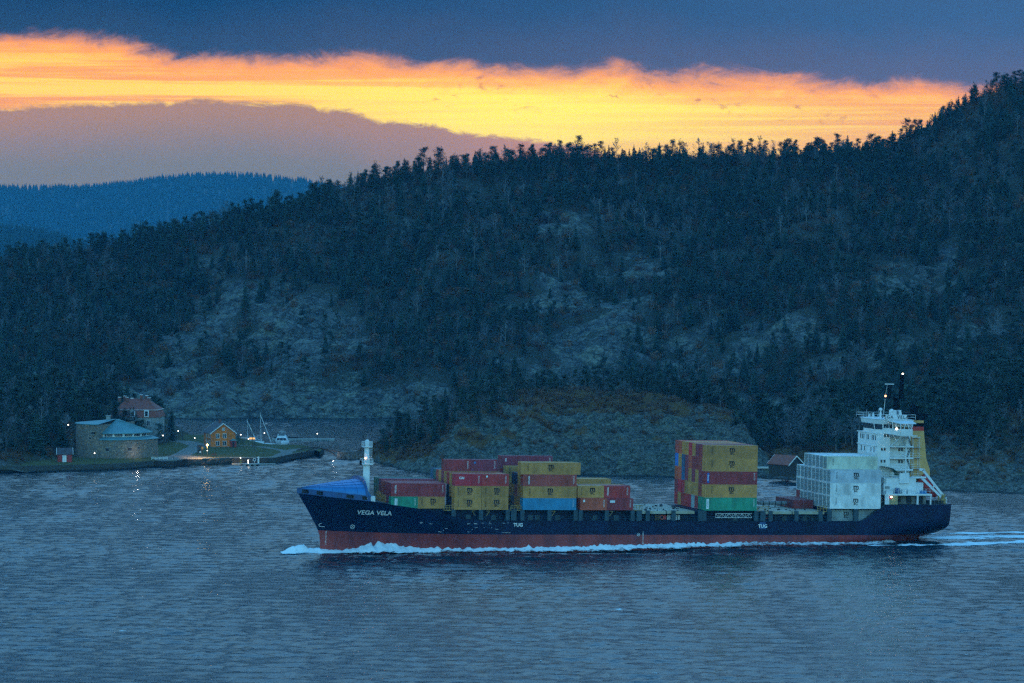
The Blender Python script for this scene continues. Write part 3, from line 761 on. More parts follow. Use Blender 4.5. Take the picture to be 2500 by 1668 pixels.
M_BLUE = material('blue_deck_paint', (0.020,0.19,0.46), 0.5, 0.35, 0.5, col2=(0.014,0.15,0.38))
M_BLUE2 = material('dark_blue_paint', (0.012,0.085,0.25), 0.5, 0.3, 0.5)
M_TEAL = material('post_paint', (0.012,0.060,0.090), 0.5, 0.3, 0.8)
M_WHITE = material('ship_white', (0.72,0.75,0.76), 0.45, 0.16, 0.45, rust=0.35, col2=(0.60,0.62,0.60))
M_WHITE2 = material('ship_white_plain', (0.70,0.73,0.74), 0.45, 0.10, 0.6)
M_DECK = material('deck_paint', (0.05,0.075,0.075), 0.7, 0.4, 0.5)
M_HATCH = material('hatch_cover_paint', (0.40,0.42,0.34), 0.6, 0.45, 0.35, col2=(0.30,0.24,0.15), rust=0.5)
M_YEL = material('yellow_rail_paint', (0.42,0.26,0.06), 0.6, 0.3, 1.2, rust=0.5)
M_TAN = material('funnel_tan', (0.70,0.38,0.12), 0.5, 0.2, 0.3)
M_RED = material('signal_red', (0.66,0.03,0.02), 0.45, 0.2, 0.5)
M_LBRED = material('lifeboat_red', (0.62,0.06,0.035), 0.35, 0.2, 0.8)
M_BLACK = material('black_paint', (0.002,0.002,0.004), 0.7, 0.2, 0.6, spec=0.08)
M_GLASS = material('dark_window_glass', (0.010,0.013,0.018), 0.08, 0.1, 1.0, spec=0.6)
M_DARK = material('dark_recess', (0.012,0.018,0.024), 0.7, 0.3, 1.0)
M_GREEN = material('green_canvas', (0.018,0.10,0.035), 0.85, 0.25, 1.0)
M_CREAM = material('stained_cream', (0.60,0.47,0.22), 0.6, 0.35, 0.6, rust=0.8)
M_PRINT = material('white_print', (0.78,0.80,0.80), 0.6, 0.1, 1.0)
M_INK = material('black_print', (0.012,0.012,0.015), 0.6, 0.1, 1.0)
M_ORANGE = material('lifebuoy_orange', (0.75,0.13,0.05), 0.6, 0.2, 1.0)
M_GREYP = material('grey_pipe', (0.24,0.27,0.27), 0.55, 0.35, 0.7, rust=0.3)
M_MAROON = material('maroon_steel', (0.30,0.035,0.04), 0.65, 0.35, 0.6, rust=0.3)
L_WHITE = emitter('lamp_white', (1.0, 0.86, 0.66), 0.9)
L_RED = emitter('lamp_orange', (1.0, 0.42, 0.16), 0.9)
SHIP = bpy.data.objects.new('container_ship', None); SHIP.empty_display_size = 2; SHIP.matrix_world = SHIP_M; link(SHIP)
tag(SHIP, 'navy blue container ship with red waterline band and white bridge tower steaming left', 'container ship')
def part(mb, name, mat, parent=None, smooth=False, **kw): return mb.obj(name, mat, parent or SHIP, smooth, **kw)

STEM = table([(-5,-84.6),(-1,-85.0),(1.6,-85.1),(3.4,-85.7),(7.0,-87.7),(11.1,-90.2),(12.4,-91.0)])
STERN = table([(-5,49.0),(0.2,54.4),(1.7,54.7),(1.95,55.6),(2.35,57.0),(3.4,58.3),(4.7,58.9),(6,59.2),(10,59.5)])
ZTOP = table([(-90.2,11.1),(-83,10.55),(-75.4,9.95),(-71.6,9.25),(-66,8.45),(-62.5,7.5),(-57,6.35),(-53,6.08),(36.8,6.05),(38.6,6.9),(40.4,8.3),(42.4,9.6),(43.6,9.92),(60,9.92)])
def half(s, z):
    lev = np.clip((z + 2)/12.0, 0, 1)
    d = s - STEM(z); Lb = 54 - 27*lev; pb = 2.1 + 0.5*lev
    b = 1 - (1 - np.clip(d/Lb, 0, 1))**pb
    e = STERN(z) - s; Ls = 34 - 26*np.clip((z - 0)/6.0, 0, 1); k0 = 0.02 + 0.84*sstep(1.0, 5.5, z)
    a = k0 + (1 - k0)*(1 - (1 - np.clip(e/Ls, 0, 1))**2.2)
    return HB*np.minimum(b, 1)*a
def hull_grid(z0f, z1f, nu=150, nv=9):
    us = np.concatenate([np.linspace(0, .16, 44), np.linspace(.17, .84, 60), np.linspace(.85, 1, 46)])
    near, far = [], []
    for u in us:
        rn, rf = [], []
        for v in np.linspace(0, 1, nv):
            sd = -90.2 + u*149.7; z = z0f(sd) + v*(z1f(sd) - z0f(sd))
            s = STEM(z) + u*(STERN(z) - STEM(z)); b = float(half(s, z))
            rn.append((float(s), TC - b, float(z))); rf.append((float(s), TC + b, float(z)))
        near.append(rn); far.append(rf)
    return near, far
zb = lambda s: 2.97
n1, f1 = hull_grid(zb, lambda s: float(ZTOP(s)), nv=10)
hm = MB(); hm.grid(n1); hm.grid([r[::-1] for r in f1]); hm.grid([n1[-1], f1[-1]]); part(hm, 'hull', M_NAVY, smooth=True)
n2, f2 = hull_grid(lambda s: -5.0, zb, nv=8)
hm = MB(); hm.grid(n2); hm.grid([r[::-1] for r in f2]); hm.grid([n2[-1], f2[-1]]); part(hm, 'boot_top', M_BOOT, smooth=True)
dk = MB(); dk.grid([[(a[-1][0], a[-1][1] + .05, a[-1][2] - .06) for a in n1], [(a[-1][0], a[-1][1] - .05, a[-1][2] - .06) for a in f1]]); part(dk, 'deck', M_DECK)
rb = MB()                                            # rubbing strakes along the side
for z in (3.72, 6.0):
    ss = [s for s in np.arange(-50, 44, 4.0)] if z < 5 else [s for s in np.arange(-52, 38, 4.0)]
    for a, b in zip(ss[:-1], ss[1:]): rb.box(a, b, TC - float(half(a, z)) - .09, TC - float(half(a, z)) + .02, z - .07, z + .07)
part(rb, 'rubbing_strake', M_NAVY)
rud = MB().box(54.2, 55.6, 10.9, 11.5, -5, 1.8); part(rud, 'rudder', M_BOOT)

# forecastle: blue bulwark with openings, domed whaleback roof and its end plate
def edge(s, dz=0.0, ins=0.0):
    z = float(ZTOP(s)) + dz; return (s, TC - max(float(half(s, min(z, 11.4))) - ins, 0.02), z)
bs = [-90.4, -89.6] + list(np.arange(-88.8, -75.2, .8))
OPEN = [(-89.5, -88.2), (-86.7, -85.5), (-80.9, -79.3), (-77.7, -76.6)]
for sgn in (1, -1):
    bw = MB()
    def pt(s, dz):
        e = edge(max(s, -90.15), 0); return (s, TC - (TC - e[1])*sgn, e[2] + dz)
    ss = sorted(set(bs + [x for o in OPEN for x in o]))
    for a, b in zip(ss[:-1], ss[1:]):
        op = any(o[0] - .01 <= a and b <= o[1] + .01 for o in OPEN)
        for z0, z1 in ((0.0, .18), (.18, .98), (.98, 1.22)):
            if op and z0 == .18: continue
            q = [pt(a, z0), pt(b, z0), pt(b, z1), pt(a, z1)]
            bw.add(q + [(x, TC + (y - TC)*.985, z) for x, y, z in q], [(0,1,2,3), (7,6,5,4)])
    part(bw, 'bulwark', M_BLUE2)
fo = MB()
for a, b in OPEN:
    e = edge((a + b)/2); fo.box(a, b, e[1] + .5, e[1] + .6, e[2] - .1, e[2] + 1.05)
part(fo, 'mooring_port', M_DARK)
wr = []
S_ARCH = -77.0
for s in np.linspace(-89.4, S_ARCH, 16):
    e = edge(s); w = TC - e[1]; zb_ = e[2] + 1.2; k = (s + 89.4)/(89.4 + S_ARCH); h = 0.15 + (14.15 - edge(S_ARCH)[2] - 1.2)*k**.9
    wr.append([(s, TC - w*math.cos(math.pi*i/20)*.985, zb_ + h*math.sin(math.pi*i/20)**.85) for i in range(21)])
part(MB().grid(wr), 'whaleback', M_BLUE, smooth=True)
sm = MB()
for k in (3, 5, 7):                                  # welded seams and hand rails on the whaleback
    for a, b in zip(wr[:-1], wr[1:]): sm.bar(Vector(a[k]) + Vector((0,0,.04)), Vector(b[k]) + Vector((0,0,.04)), .05, n=4)
for j in (4, 7, 10, 13):
    for i in range(0, 20): sm.bar(wr[j][i], wr[j][i+1], .045, n=4)
part(sm, 'seam', M_BLUE2)
pl = MB(); lo = wr[-1]; up = [(x + .1, TC + (y - TC)*1.02, z + .75*math.sin(math.pi*i/20)**.5) for i, (x, y, z) in enumerate(lo)]
pl.grid([lo, up]); pl.grid([[(x + .35, y, z) for x, y, z in up], [(x + .35, y, z) for x, y, z in lo]]); pl.grid([up, [(x + .35, y, z) for x, y, z in up]])
part(pl, 'breakwater', M_BLUE2)
bk = MB(); bk.prism([(S_ARCH + .3, 10.9), (S_ARCH + 1.6, 10.2), (S_ARCH + 1.6, 11.0), (S_ARCH + .3, 13.0)], 1, 3.4, 3.6); part(bk, 'bracket', M_BLUE)
rl = MB()
for s in np.arange(-89, -77.5, 1.4):
    rr = wr[min(int((s + 89.4)/(12.4)*15), 15)][10]; rl.bar(rr, (rr[0], rr[1], rr[2] + .55), .03, n=4)
for a, b in zip(wr[:-1], wr[1:]): rl.bar((a[10][0], TC, a[10][2] + .55), (b[10][0], TC, b[10][2] + .55), .03, n=4)
part(rl, 'railing', M_BLUE2)

# foremast with platforms
def rail_ring(mb, c, r0, r1, z, h, n=8, posts=True, rr=.035):
    x0, x1, y0, y1 = c[0]-r0, c[0]+r0, c[1]-r1, c[1]+r1; cor = [(x0,y0),(x1,y0),(x1,y1),(x0,y1)]
    for i in range(4):
        a, b = cor[i], cor[(i+1) % 4]
        for hh in (h*.5, h): mb.bar((*a, z+hh), (*b, z+hh), rr, n=4)
        for k in range(3):
            q = k/3; mb.bar((a[0]+(b[0]-a[0])*q, a[1]+(b[1]-a[1])*q, z), (a[0]+(b[0]-a[0])*q, a[1]+(b[1]-a[1])*q, z+h), rr, n=4)
sm_, zm = S(893, 1228, TC)
mast = part(MB().lathe([(.82, 8.0), (.80, 12), (.74, 17.6), (.66, 17.8), (.56, 21.4), (.52, 21.6), (.52, 22.6), (.3, 22.95), (.02, 23)], (sm_, TC, 0), 14), 'foremast', M_WHITE, smooth=True)
part(MB().box(sm_-1.2, sm_+1.2, TC-1.1, TC+1.1, 17.5, 17.66).box(sm_-1.0, sm_+1.0, TC-.9, TC+.9, 21.3, 21.44), 'platform', M_WHITE2, mast)
m2 = MB(); rail_ring(m2, (sm_, TC), 1.2, 1.1, 17.66, 1.15); rail_ring(m2, (sm_, TC), 1.0, .9, 21.44, 1.15)
part(m2, 'railing', M_WHITE2, mast)
ld = MB()
for x in (.62, 1.02): ld.bar((sm_+x, TC-.5, 17.6), (sm_+x, TC-.5, 22.6), .045, n=4)
for z in np.arange(17.8, 22.5, .5): ld.bar((sm_+.62, TC-.5, z), (sm_+1.02, TC-.5, z), .035, n=4)
part(ld, 'ladder', M_WHITE2, mast)
part(MB().bar((sm_-.95, TC, 21.4), (sm_-.95, TC, 23.3), .03, n=4).bar((sm_-.95, TC, 23.3), (sm_-.95, TC, 24.0), .09, n=6), 'antenna', M_BLACK, mast)
part(MB().ball((sm_-.55, TC-1.15, 18.95), .17, 5), 'navigation_light', L_RED, mast)
part(MB().bar((sm_-1.5, TC-.6, 17.4), (sm_-1.5, TC-.6, 18.4), .25, n=8), 'horn', M_BLACK, mast)
part(MB().box(-75.6, -74.6, 3.2, 4.6, 9.8, 11.0), 'winch', M_PRINT)

# hatch coamings, posts and hatch covers
part(MB().box(-71.5, -59.0, 3.2, 19.2, 5.9, 8.32).box(-58.2, -16.0, 2.1, 20.3, 5.9, 8.30).box(-15.4, 28.6, 2.1, 20.3, 5.9, 7.6).box(-2.0, 13.6, 2.08, 20.32, 5.9, 8.31).box(29.2, 43.5, 3.0, 19.4, 5.9, 8.8), 'hatch_coaming', M_NAVY)
hc = MB(); hc2 = MB()
for a, b in ((-15.2, -9.0), (-8.7, -2.3), (13.9, 20.6), (20.9, 28.4)): hc.box(a, b, 0.25, 22.1, 7.62, 8.25)
R4 = random.Random(4)
for k in range(70):
    a, b = R4.choice([(-15, -2.6), (14.1, 28)]); s = R4.uniform(a, b); t = R4.uniform(.6, 21.5); w = R4.uniform(.15, .6)
    hc2.box(s, s + w, t, t + R4.uniform(.15, .5), 8.25, 8.25 + R4.uniform(.05, .3))
HC = part(hc, 'hatch_cover', M_HATCH); part(hc2, 'lashing_fitting', M_DARK, HC)
for px in (1107, 1174, 1239, 1254, 1275, 1341, 1405, 1417, 1481, 1544, 1560, 1581, 1644, 1709, 1719, 1846, 1862, 1881, 1944, 2003, 2024, 2089):
    s, z = S(px, 1258, 0.2); w = .46 if px not in (1560, 1862, 1254) else .62
    part(MB().box(s - w, s + w, -.02, .85, 6.05, 8.36 if s < 29 else 8.86), 'support_post', M_TEAL)
wd = MB()
for px in (1160, 1187, 1347, 1488):
    s, z = S(px, 1249, 0.1); d = 1 if px in (1187, 1347, 1488) else -1
    a, b, c = Vector((s, -.05, 8.15)), Vector((s + .75*d, -.05, 8.15)), Vector((s, -.05, 7.1))
    wd.path([a, b, c], .06, 4)
part(wd, 'stay_bracket', M_YEL)
pn = MB()
for px in (1143, 1205, 1295, 1312, 1361, 1452, 1504, 1795, 1915, 1965, 1985):
    s, z = S(px, 1263, 2.1); pn.box(s - .55, s + .55, 1.98, 2.09, 6.0, 7.15)
part(pn, 'coaming_panel', M_TEAL)
dr = MB()                                            # deck railing along the side passage
for s in np.arange(-52, 37, 1.6):
    dr.bar((s, .05, 6.05), (s, .05, 7.05), .03, n=4)
for z in (6.55, 7.05): dr.bar((-52, .05, z), (37, .05, z), .028, n=4)
part(dr, 'railing', M_TEAL)
def lash_platform(px0, px1, py0, py1, t=.2, lab=None):
    a, z1 = S(px0, py0, t); b, z0 = S(px1, py1, t); m = MB()
    for z in (z0, (z0 + z1)/2, z1): m.bar((a, t, z), (b, t, z), .07, n=4)
    n = max(3, int((b - a)/.7))
    for k in range(n + 1): x = a + (b - a)*k/n; m.bar((x, t, z0), (x, t, z1), .06, n=4)
    m.box(a, b, t, t + 1.6, z0 - .1, z0)
    return part(m, 'lashing_platform', M_YEL)
lash_platform(1085, 1103, 1234, 1246); lash_platform(1247, 1272, 1235, 1246); lash_platform(1548, 1568, 1234, 1246); lash_platform(1849, 1876, 1237, 1248); lash_platform(1996, 2018, 1236, 1249)
# gangway, pipe, ladder, buoys, boxes along the deck
g = MB(); a, z1 = S(1747, 1254, 1.2); b, z0 = S(1836, 1264, 1.2)
for z in (z0, z1): g.bar((a, 1.2, z), (b, 1.2, z), .09, n=4)
n = 11
for k in range(n): x0, x1 = a + (b-a)*k/n, a + (b-a)*(k+1)/n; g.bar((x0, 1.2, z0 if k % 2 else z1), (x1, 1.2, z1 if k % 2 else z0), .06, n=4); g.bar((x0, 1.2, z0), (x0, 1.2, z1), .045, n=4)
part(g, 'gangway', M_WHITE2)
pp = MB(); s0, z_ = S(1850, 1231, 14); s1, _ = S(1966, 1231, 14)
pp.bar((s0, 14, 9.2), (s1, 14, 9.2), .42, n=10); pipe = part(pp, 'pipe', M_GREYP)
pr = MB()
for s in np.arange(s0 + 1.2, s1, 1.45): pr.bar((s, 14, 9.2), (s + .12, 14, 9.2), .5, n=10); pr.box(s, s + .12, 13.9, 14.1, 8.2, 8.9)
part(pr, 'pipe_flange', M_DARK, pipe)
part(MB().box(24.2, 28.9, 9.0, 21.4, 8.3, 10.2), 'bulkhead', M_MAROON)
yl = MB(); a, _ = S(1601, 1262, 1.6)
for x in (a, a + .75): yl.bar((x, 1.6, 6.1), (x, 1.6, 7.35), .07, n=4)
for z in (6.35, 6.75, 7.15): yl.bar((a, 1.6, z), (a + .75, 1.6, z), .06, n=4)
part(yl, 'ladder', M_YEL)
def buoy(s, t, z, r=.42):
    m = MB(); n = 14
    for i in range(n):
        p = [(s + math.cos(2*math.pi*k/n)*r, t, z + math.sin(2*math.pi*k/n)*r) for k in (i, i + 1)]; m.bar(p[0], p[1], .13, n=5)
    return part(m, 'lifebuoy', M_ORANGE)
buoy(S(1616, 1262, 1.6)[0], 1.6, 6.75); buoy(S(1871, 1262, 1.4)[0], 1.4, 7.0)
part(MB().box(S(1620,1,1.7)[0] if False else S(1621,1262,1.7)[0]-.1, S(1626,1262,1.7)[0], 1.6, 2.0, 6.3, 7.2), 'fire_hose_box', M_RED)
cb = MB()
for px in (1630, 1634.5, 1638, 1651, 1657): s, _ = S(px, 1262, 1.9); cb.box(s - .16, s + .18, 1.7, 2.05, 6.2, 7.25)
part(cb, 'cable_drum', M_PRINT)
yc = MB(); s, _ = S(1936, 1255, .6); yc.path([(s, .6, 8.3), (s + .5, .6, 8.2), (s + .1, .6, 7.7), (s + .5, .6, 7.3), (s + .2, .6, 6.8)], .09, 5); part(yc, 'davit', M_YEL)
# hull lettering and marks
def lettering(key, mat, s, z, t=None, sx=1.0, shear=0.0, name='lettering', parent=None, slope=0.0):
    v, f = TXT[key]; m = MB(); out = []
    for x, y, zz in v:
        X, Z = s + x*sx, z + zz + x*sx*slope
        T = (TC - float(half(X, Z)) - .035) if t is None else t
        out.append((X, T + y, Z))
    m.add(out, f); return part(m, name, mat, parent)
lettering('VEGA', M_PRINT, *S(918, 1254, 1.6), sx=1.0, name='ship_name')
lettering('TUG', M_PRINT, *S(1265, 1282, -.2), name='tug_mark')
part(MB().box(S(1862,1,0)[0]-.62 if False else 12.95, 14.35, -.235, -.2, 4.3, 6.02), 'tug_mark_patch', M_BLUE2)
lettering('TUG', M_PRINT, *S(1862, 1285, -.2), t=-.26, name='tug_mark')
mk = MB()
def side_pt(s, z, off=.04): return (s, TC - float(half(s, z)) - off, z)
def mark_line(p, q, w=.06):
    n = 4
    for i in range(n):
        a = [p[j] + (q[j]-p[j])*i/n for j in (0,1)]; b = [p[j] + (q[j]-p[j])*(i+1)/n for j in (0,1)]
        mk.bar(side_pt(*a), side_pt(*b), w, n=4)
s0, z0 = S(786, 1283, 9.5)                            # bulbous bow sign, thruster sign, draught marks
for k in range(8):
    a0, a1 = math.pi*(.45 + k*.14), math.pi*(.45 + (k+1)*.14); mark_line((s0 + .45*math.cos(a0), z0 + .35*math.sin(a0)), (s0 + .45*math.cos(a1), z0 + .35*math.sin(a1)))
mark_line((s0 + .1, z0 - .33), (s0 + .75, z0 - .33))
s1, z1 = S(865, 1288, 5)
for k in range(10): a0, a1 = 2*math.pi*k/10, 2*math.pi*(k+1)/10; mark_line((s1 + .45*math.cos(a0), z1 + .45*math.sin(a0)), (s1 + .45*math.cos(a1), z1 + .45*math.sin(a1)), .045)
mark_line((s1-.3, z1-.3), (s1+.3, z1+.3), .04); mark_line((s1-.3, z1+.3), (s1+.3, z1-.3), .04)
for z in np.arange(.0, 3.0, .28): mark_line((-84.0, z), (-83.75, z), .05)
sl, zl = S(1565, 1305, -.2)
for z in np.arange(.2, 3.6, .28): mark_line((sl + .35, z), (sl + .6, z + .03), .065)
mark_line((sl - .9, 3.0), (sl - .3, 3.0), .05)
for k in range(10): a0, a1 = 2*math.pi*k/10, 2*math.pi*(k+1)/10; mark_line((sl - .6 + .32*math.cos(a0), 3.0 + .32*math.sin(a0)), (sl - .6 + .32*math.cos(a1), 3.0 + .32*math.sin(a1)), .05)
R5_ = random.Random(5)
for k in range(26):                                   # scuffed paint under the forward bays
    s = R5_.uniform(-66, -45); z = R5_.choice([5.3, 5.5, 4.3, 3.6]) + R5_.uniform(-.25, .25); mark_line((s, z), (s + R5_.uniform(.1, .7), z + R5_.uniform(-.03, .05)), .035)
part(mk, 'hull_mark', M_PRINT)

# ------------------------------------------------------------------ accommodation, bridge, funnel
W_ = M_WHITE
tw = part(MB().box(42.6, 45.72, 5.0, 17.4, 8.5, 25.8).box(45.72, 51.2, 6.4, 17.4, 8.5, 25.8), 'accommodation', W_)
lg = MB()
for z in (22.9, 25.72): lg.box(42.35, 42.6, 4.9, 17.5, z - .1, z + .1)
part(lg, 'ledge', M_WHITE2, tw)
for zt in (22.83, 20.2, 17.54):                       # side galleries
    part(MB().box(45.7, 51.25, 4.6, 6.4, zt - .22, zt + .12), 'gallery_deck', M_WHITE2, tw)
gr = MB()
for zt in (20.2, 17.54):
    for zz in (.6, 1.15): gr.bar((45.7, 4.68, zt + zz), (51.2, 4.68, zt + zz), .03, n=4)
    for s in np.arange(45.8, 51.3, .9): gr.bar((s, 4.68, zt), (s, 4.68, zt + 1.15), .03, n=4)
part(gr, 'railing', M_WHITE2, tw)
part(MB().box(49.35, 49.62, 4.62, 4.86, 15.7, 22.8), 'gallery_post', M_WHITE2, tw)
def window(s0, s1, z0, z1, t, parent, front=False):
    if front: m = MB().box(42.55, 42.62, s0, s1, z0, z1); fr = MB().box(42.53, 42.60, s0 - .07, s1 + .07, z0 - .07, z0).box(42.53, 42.60, s0 - .07, s1 + .07, z1, z1 + .07)
    else: m = MB().box(s0, s1, t - .04, t + .02, z0, z1); fr = MB().box(s0 - .06, s1 + .06, t - .07, t, z0 - .06, z0).box(s0 - .06, s1 + .06, t - .07, t, z1, z1 + .06)
    w = part(m, 'window', M_GLASS, parent); part(fr, 'frame', M_WHITE2, None if False else w); return w
for px, py in ((2160.5, 1064), (2168, 1064), (2153, 1097), (2160, 1097), (2152, 1126), (2159.5, 1126)):
    s, z = S(px, py, 5.0); window(s - .22, s + .22, z - .32, z + .32, 5.0, tw)
for px, py in ((2195.5, 1098), (2202, 1098), (2195, 1127), (2202, 1127), (2194, 1155.5), (2201, 1155.5)):
    s, z = S(px, py, 6.4); window(s - .24, s + .24, z - .34, z + .34, 6.4, tw)
def front_t(px, py):                                  # athwart position of a point on the house front s = 42.6
    d = Vector(((px - 1250)/F, 1, (YH - py)/F)); r = Vector((0, 0, EYE)) - (O_SHIP + E_S*42.6)
    M = Matrix(((E_T.x, E_Z.x, -d.x), (E_T.y, E_Z.y, -d.y), (E_T.z, E_Z.z, -d.z))); x = M.inverted() @ r; return x[0], x[1]
for px, py, hh in ((2101.5, 1064, .55), (2106, 1064.5, .55), (2109.5, 1065, .55), (2117, 1066, .55), (2120.5, 1066.5, .55), (2129.5, 1068, .55), (2133, 1068.5, .55), (2137.5, 1069, .55), (2103, 1093, .6), (2111, 1094, .5), (2126.5, 1096.5, .5), (2134, 1097, .6)):
    t, z = front_t(px, py); window(t - .18, t + .18, z - hh, z + hh, 0, tw, True)
# gable strut lattice under the wing
st = MB(); a = Vector((45.9, 4.75, 22.95)); st.bar(a, (47.4, 1.2, 25.5), .13, n=5).bar((46.3, 4.9, 25.4), (46.7, 3.4, 24.2), .11, n=5).bar((47.6, 4.8, 22.95), (48.6, 2.0, 25.5), .08, n=5)
part(st, 'wing_strut', M_WHITE2, tw)
part(MB().bar((50.0, 5.6, 22.95), (50.0, 5.6, 24.9), .42, n=10), 'ventilator', M_WHITE2, tw)
# wheelhouse
wh = MB(); prof = [(42.9, 7.6), (44.0, 5.2), (50.6, 5.2), (50.6, 17.2), (44.0, 17.2), (42.9, 14.8)]
def ring(z, grow): return [(TCX + (x - TCX)*(1 + grow), TC + (y - TC)*(1 + grow), z) for x, y in prof]
TCX = 47.0
lv = [ring(25.8, 0), ring(26.55, 0), ring(28.0, .10), ring(28.75, .14), ring(28.95, .17)]
for q in range(len(lv) - 1):
    for i in range(6):
        j = (i + 1) % 6; wh.quad(lv[q][i], lv[q][j], lv[q+1][j], lv[q+1][i])
wh.add(lv[-1], [(0,1,2,3,4,5)])
WH = part(wh, 'wheelhouse', W_)
def lerp3(a, b, k): return tuple(a[i] + (b[i] - a[i])*k for i in range(3))
def pane(i, u0, u1, v0, v1, off=.05):
    a, b, c, d = lv[1][i], lv[1][(i+1) % 6], lv[2][(i+1) % 6], lv[2][i]
    def P(u, v):
        p = Vector(lerp3(lerp3(a, b, u), lerp3(d, c, u), v)); n = (Vector(b) - Vector(a)).cross(Vector(d) - Vector(a)).normalized()
        if n.dot(p - Vector((TCX, TC, 27))) < 0: n = -n
        return p + n*off
    return part(MB().quad(P(u0, v0), P(u1, v0), P(u1, v1), P(u0, v1)), 'bridge_window', M_GLASS, WH)
for k in range(7): pane(5, .03 + k*.137, .03 + k*.137 + .115, .06, .9)
pane(0, .07, .92, .06, .9)
for k in range(3): pane(1, .03 + k*.11, .03 + k*.11 + .095, .06, .9)
pane(4, .1, .9, .06, .9)
# near bridge wing: bulwark, roof, posts, lamp
wg = MB().box(46.4, 46.55, .5, 5.3, 25.45, 26.95).box(46.4, 49.35, .5, .65, 25.45, 26.95).box(46.4, 50.6, .5, 5.3, 25.35, 25.5)
wg.add([(42.9, 7.6, 25.8), (44.0, 5.2, 25.8), (46.4, .5, 25.45), (46.4, .5, 26.95), (44.0, 5.0, 27.0)], [(0,1,2,3,4)])
part(wg, 'bridge_wing', W_)
part(MB().box(46.4, 50.8, 14.0 + 3.2, 21.9, 25.35, 26.9), 'bridge_wing', W_)
wr_ = MB(); wr_.add([(44.2, 5.4, 28.9), (46.5, 1.0, 28.25), (50.4, 1.0, 28.25), (50.6, 5.4, 28.9), (44.2, 5.4, 28.75), (46.5, 1.0, 28.1), (50.4, 1.0, 28.1), (50.6, 5.4, 28.75)], [(0,1,2,3), (7,6,5,4), (0,4,5,1), (1,5,6,2), (2,6,7,3)])
part(wr_, 'wing_roof', M_WHITE2, WH)
wp = MB()
for s, t, s2 in ((46.6, .8, 46.6), (47.3, .7, 47.8), (48.6, .7, 48.2), (49.1, .7, 49.6)): wp.bar((s, t, 26.9), (s2, t + .2, 28.2), .09, n=5)
for k in range(4): u = k/4; wp.bar((44.4 + 2*u, 4.8 - 3.9*u, 26.95), (44.4 + 2*u, 5.0 - 3.9*u, 28.5 - .3*u), .07, n=5)
part(wp, 'wing_post', M_WHITE2, WH)
part(MB().box(46.6, 50.5, 4.9, 5.1, 26.6, 28.5), 'wing_window', M_GLASS, WH)
part(MB().ball((S(2189, 1045, 1.5)[0], 1.5, 27.0), .22, 5), 'deck_lamp', L_WHITE, WH)
# monkey island
part(MB().box(44.4, 49.7, 5.0, 5.2, 28.98, 30.0), 'name_board', M_WHITE2, WH)
sgn = lettering('SIGN', M_INK, 46.7, 29.45, t=4.96, name='name_lettering', parent=WH); sgn.scale = (1, 1, 1)
mr = MB(); rail_ring(mr, (46.9, TC), 4.6, 6.9, 28.95, 1.1); part(mr, 'railing', M_WHITE2, WH)
def radome(px, py, t, r, zb_):
    s, z = S(px, py, t); o = part(MB().lathe([(r*.85, -r*.5), (r, 0), (r*.93, r*.4), (r*.6, r*.82), (.01, r)], (s, t, z), 12), 'radome', M_WHITE2, WH, smooth=True)
    part(MB().bar((s, t, zb_), (s, t, z - r*.5), .3, .14, n=6).bar((s-.5, t, zb_), (s-.1, t, z - r), .05, n=4).bar((s+.5, t, zb_), (s+.1, t, z - r), .05, n=4), 'pedestal', M_WHITE2, o)
radome(2150, 1000, 10, .43, 28.9); radome(2177, 1003, 8, .45, 28.9); radome(2132, 1009, 12, .17, 28.9); radome(2122, 1012, 14, .12, 28.9)
part(MB().box(47.6, 48.7, 9, 11, 28.9, 30.9).prism([(49.2, 28.9), (50.2, 28.9), (49.8, 30.9), (49.35, 30.9)], 1, 9, 11), 'locker', M_WHITE2, WH)
wa = MB(); s, z = S(2162, 967, TC); wa.bar((s - .5, TC, 28.9), (s, TC, z), .06, n=4).bar((s, TC, z), (s + .35, TC, z + 2.8), .03, n=4)
ant = part(wa, 'signal_mast', M_WHITE2, WH); part(MB().ball((s, TC, z), .2, 5), 'masthead_light', L_RED, ant)
for px in (2116, 2144): s, z = S(px, 1010, 13); part(MB().bar((s, 13, 28.9), (s, 13, z + 1.0), .025, n=4), 'whip_antenna', M_WHITE2, WH)
# dark radar mast
rm = MB(); sb, z0 = S(2188, 1003, TC); rm.lathe([(.85, 28.9), (.72, 33.2), (1.0, 33.5)], (sb, TC, 0), 10)
rm.box(sb - 3.0, sb + 1.6, TC - .9, TC + .9, 33.5, 33.7)
for dx in (-.25, .55):
    for dy in (-.4, .4): rm.bar((sb + 1.0 + dx*.8, TC + dy, 33.7), (sb + 1.2 + dx*.5, TC + dy*.7, 39.0), .14, n=4)
for k in range(7): z = 34 + k*.72; rm.bar((sb + .8, TC - .38, z), (sb + 1.6, TC - .36, z + .5), .08, n=4); rm.bar((sb + .8, TC - .4, z), (sb + 1.6, TC - .4, z), .08, n=4)
rm.bar((sb + 1.3, TC, 38.6), (sb + 1.3, TC, 39.9), .05, n=4)
for dx in (-2.0, -1.5): rm.bar((sb + dx, TC, 33.7), (sb + dx + .1, TC, 36.6), .2, n=5)
for k in range(5): rm.bar((sb - 2.0, TC, 34 + k*.55), (sb - 1.4, TC, 34.3 + k*.55), .05, n=4)
rm.bar((sb - .4, TC, 33.7), (sb - .4, TC, 35.0), .12, n=5).bar((sb - .9, TC, 34.2), (sb + .6, TC, 34.2), .05, n=4)
rm.path([(sb - 3, TC - .9, 34.5), (sb + 1.6, TC - .9, 34.5)], .04, 4); rm.path([(sb - 3, TC - .9, 33.7), (sb - 3, TC - .9, 34.5)], .04, 4); rm.bar((sb + 1.8, TC, 33.6), (sb + 2.6, TC, 33.8), .05, n=4)
rms = part(rm, 'radar_mast', M_BLACK)
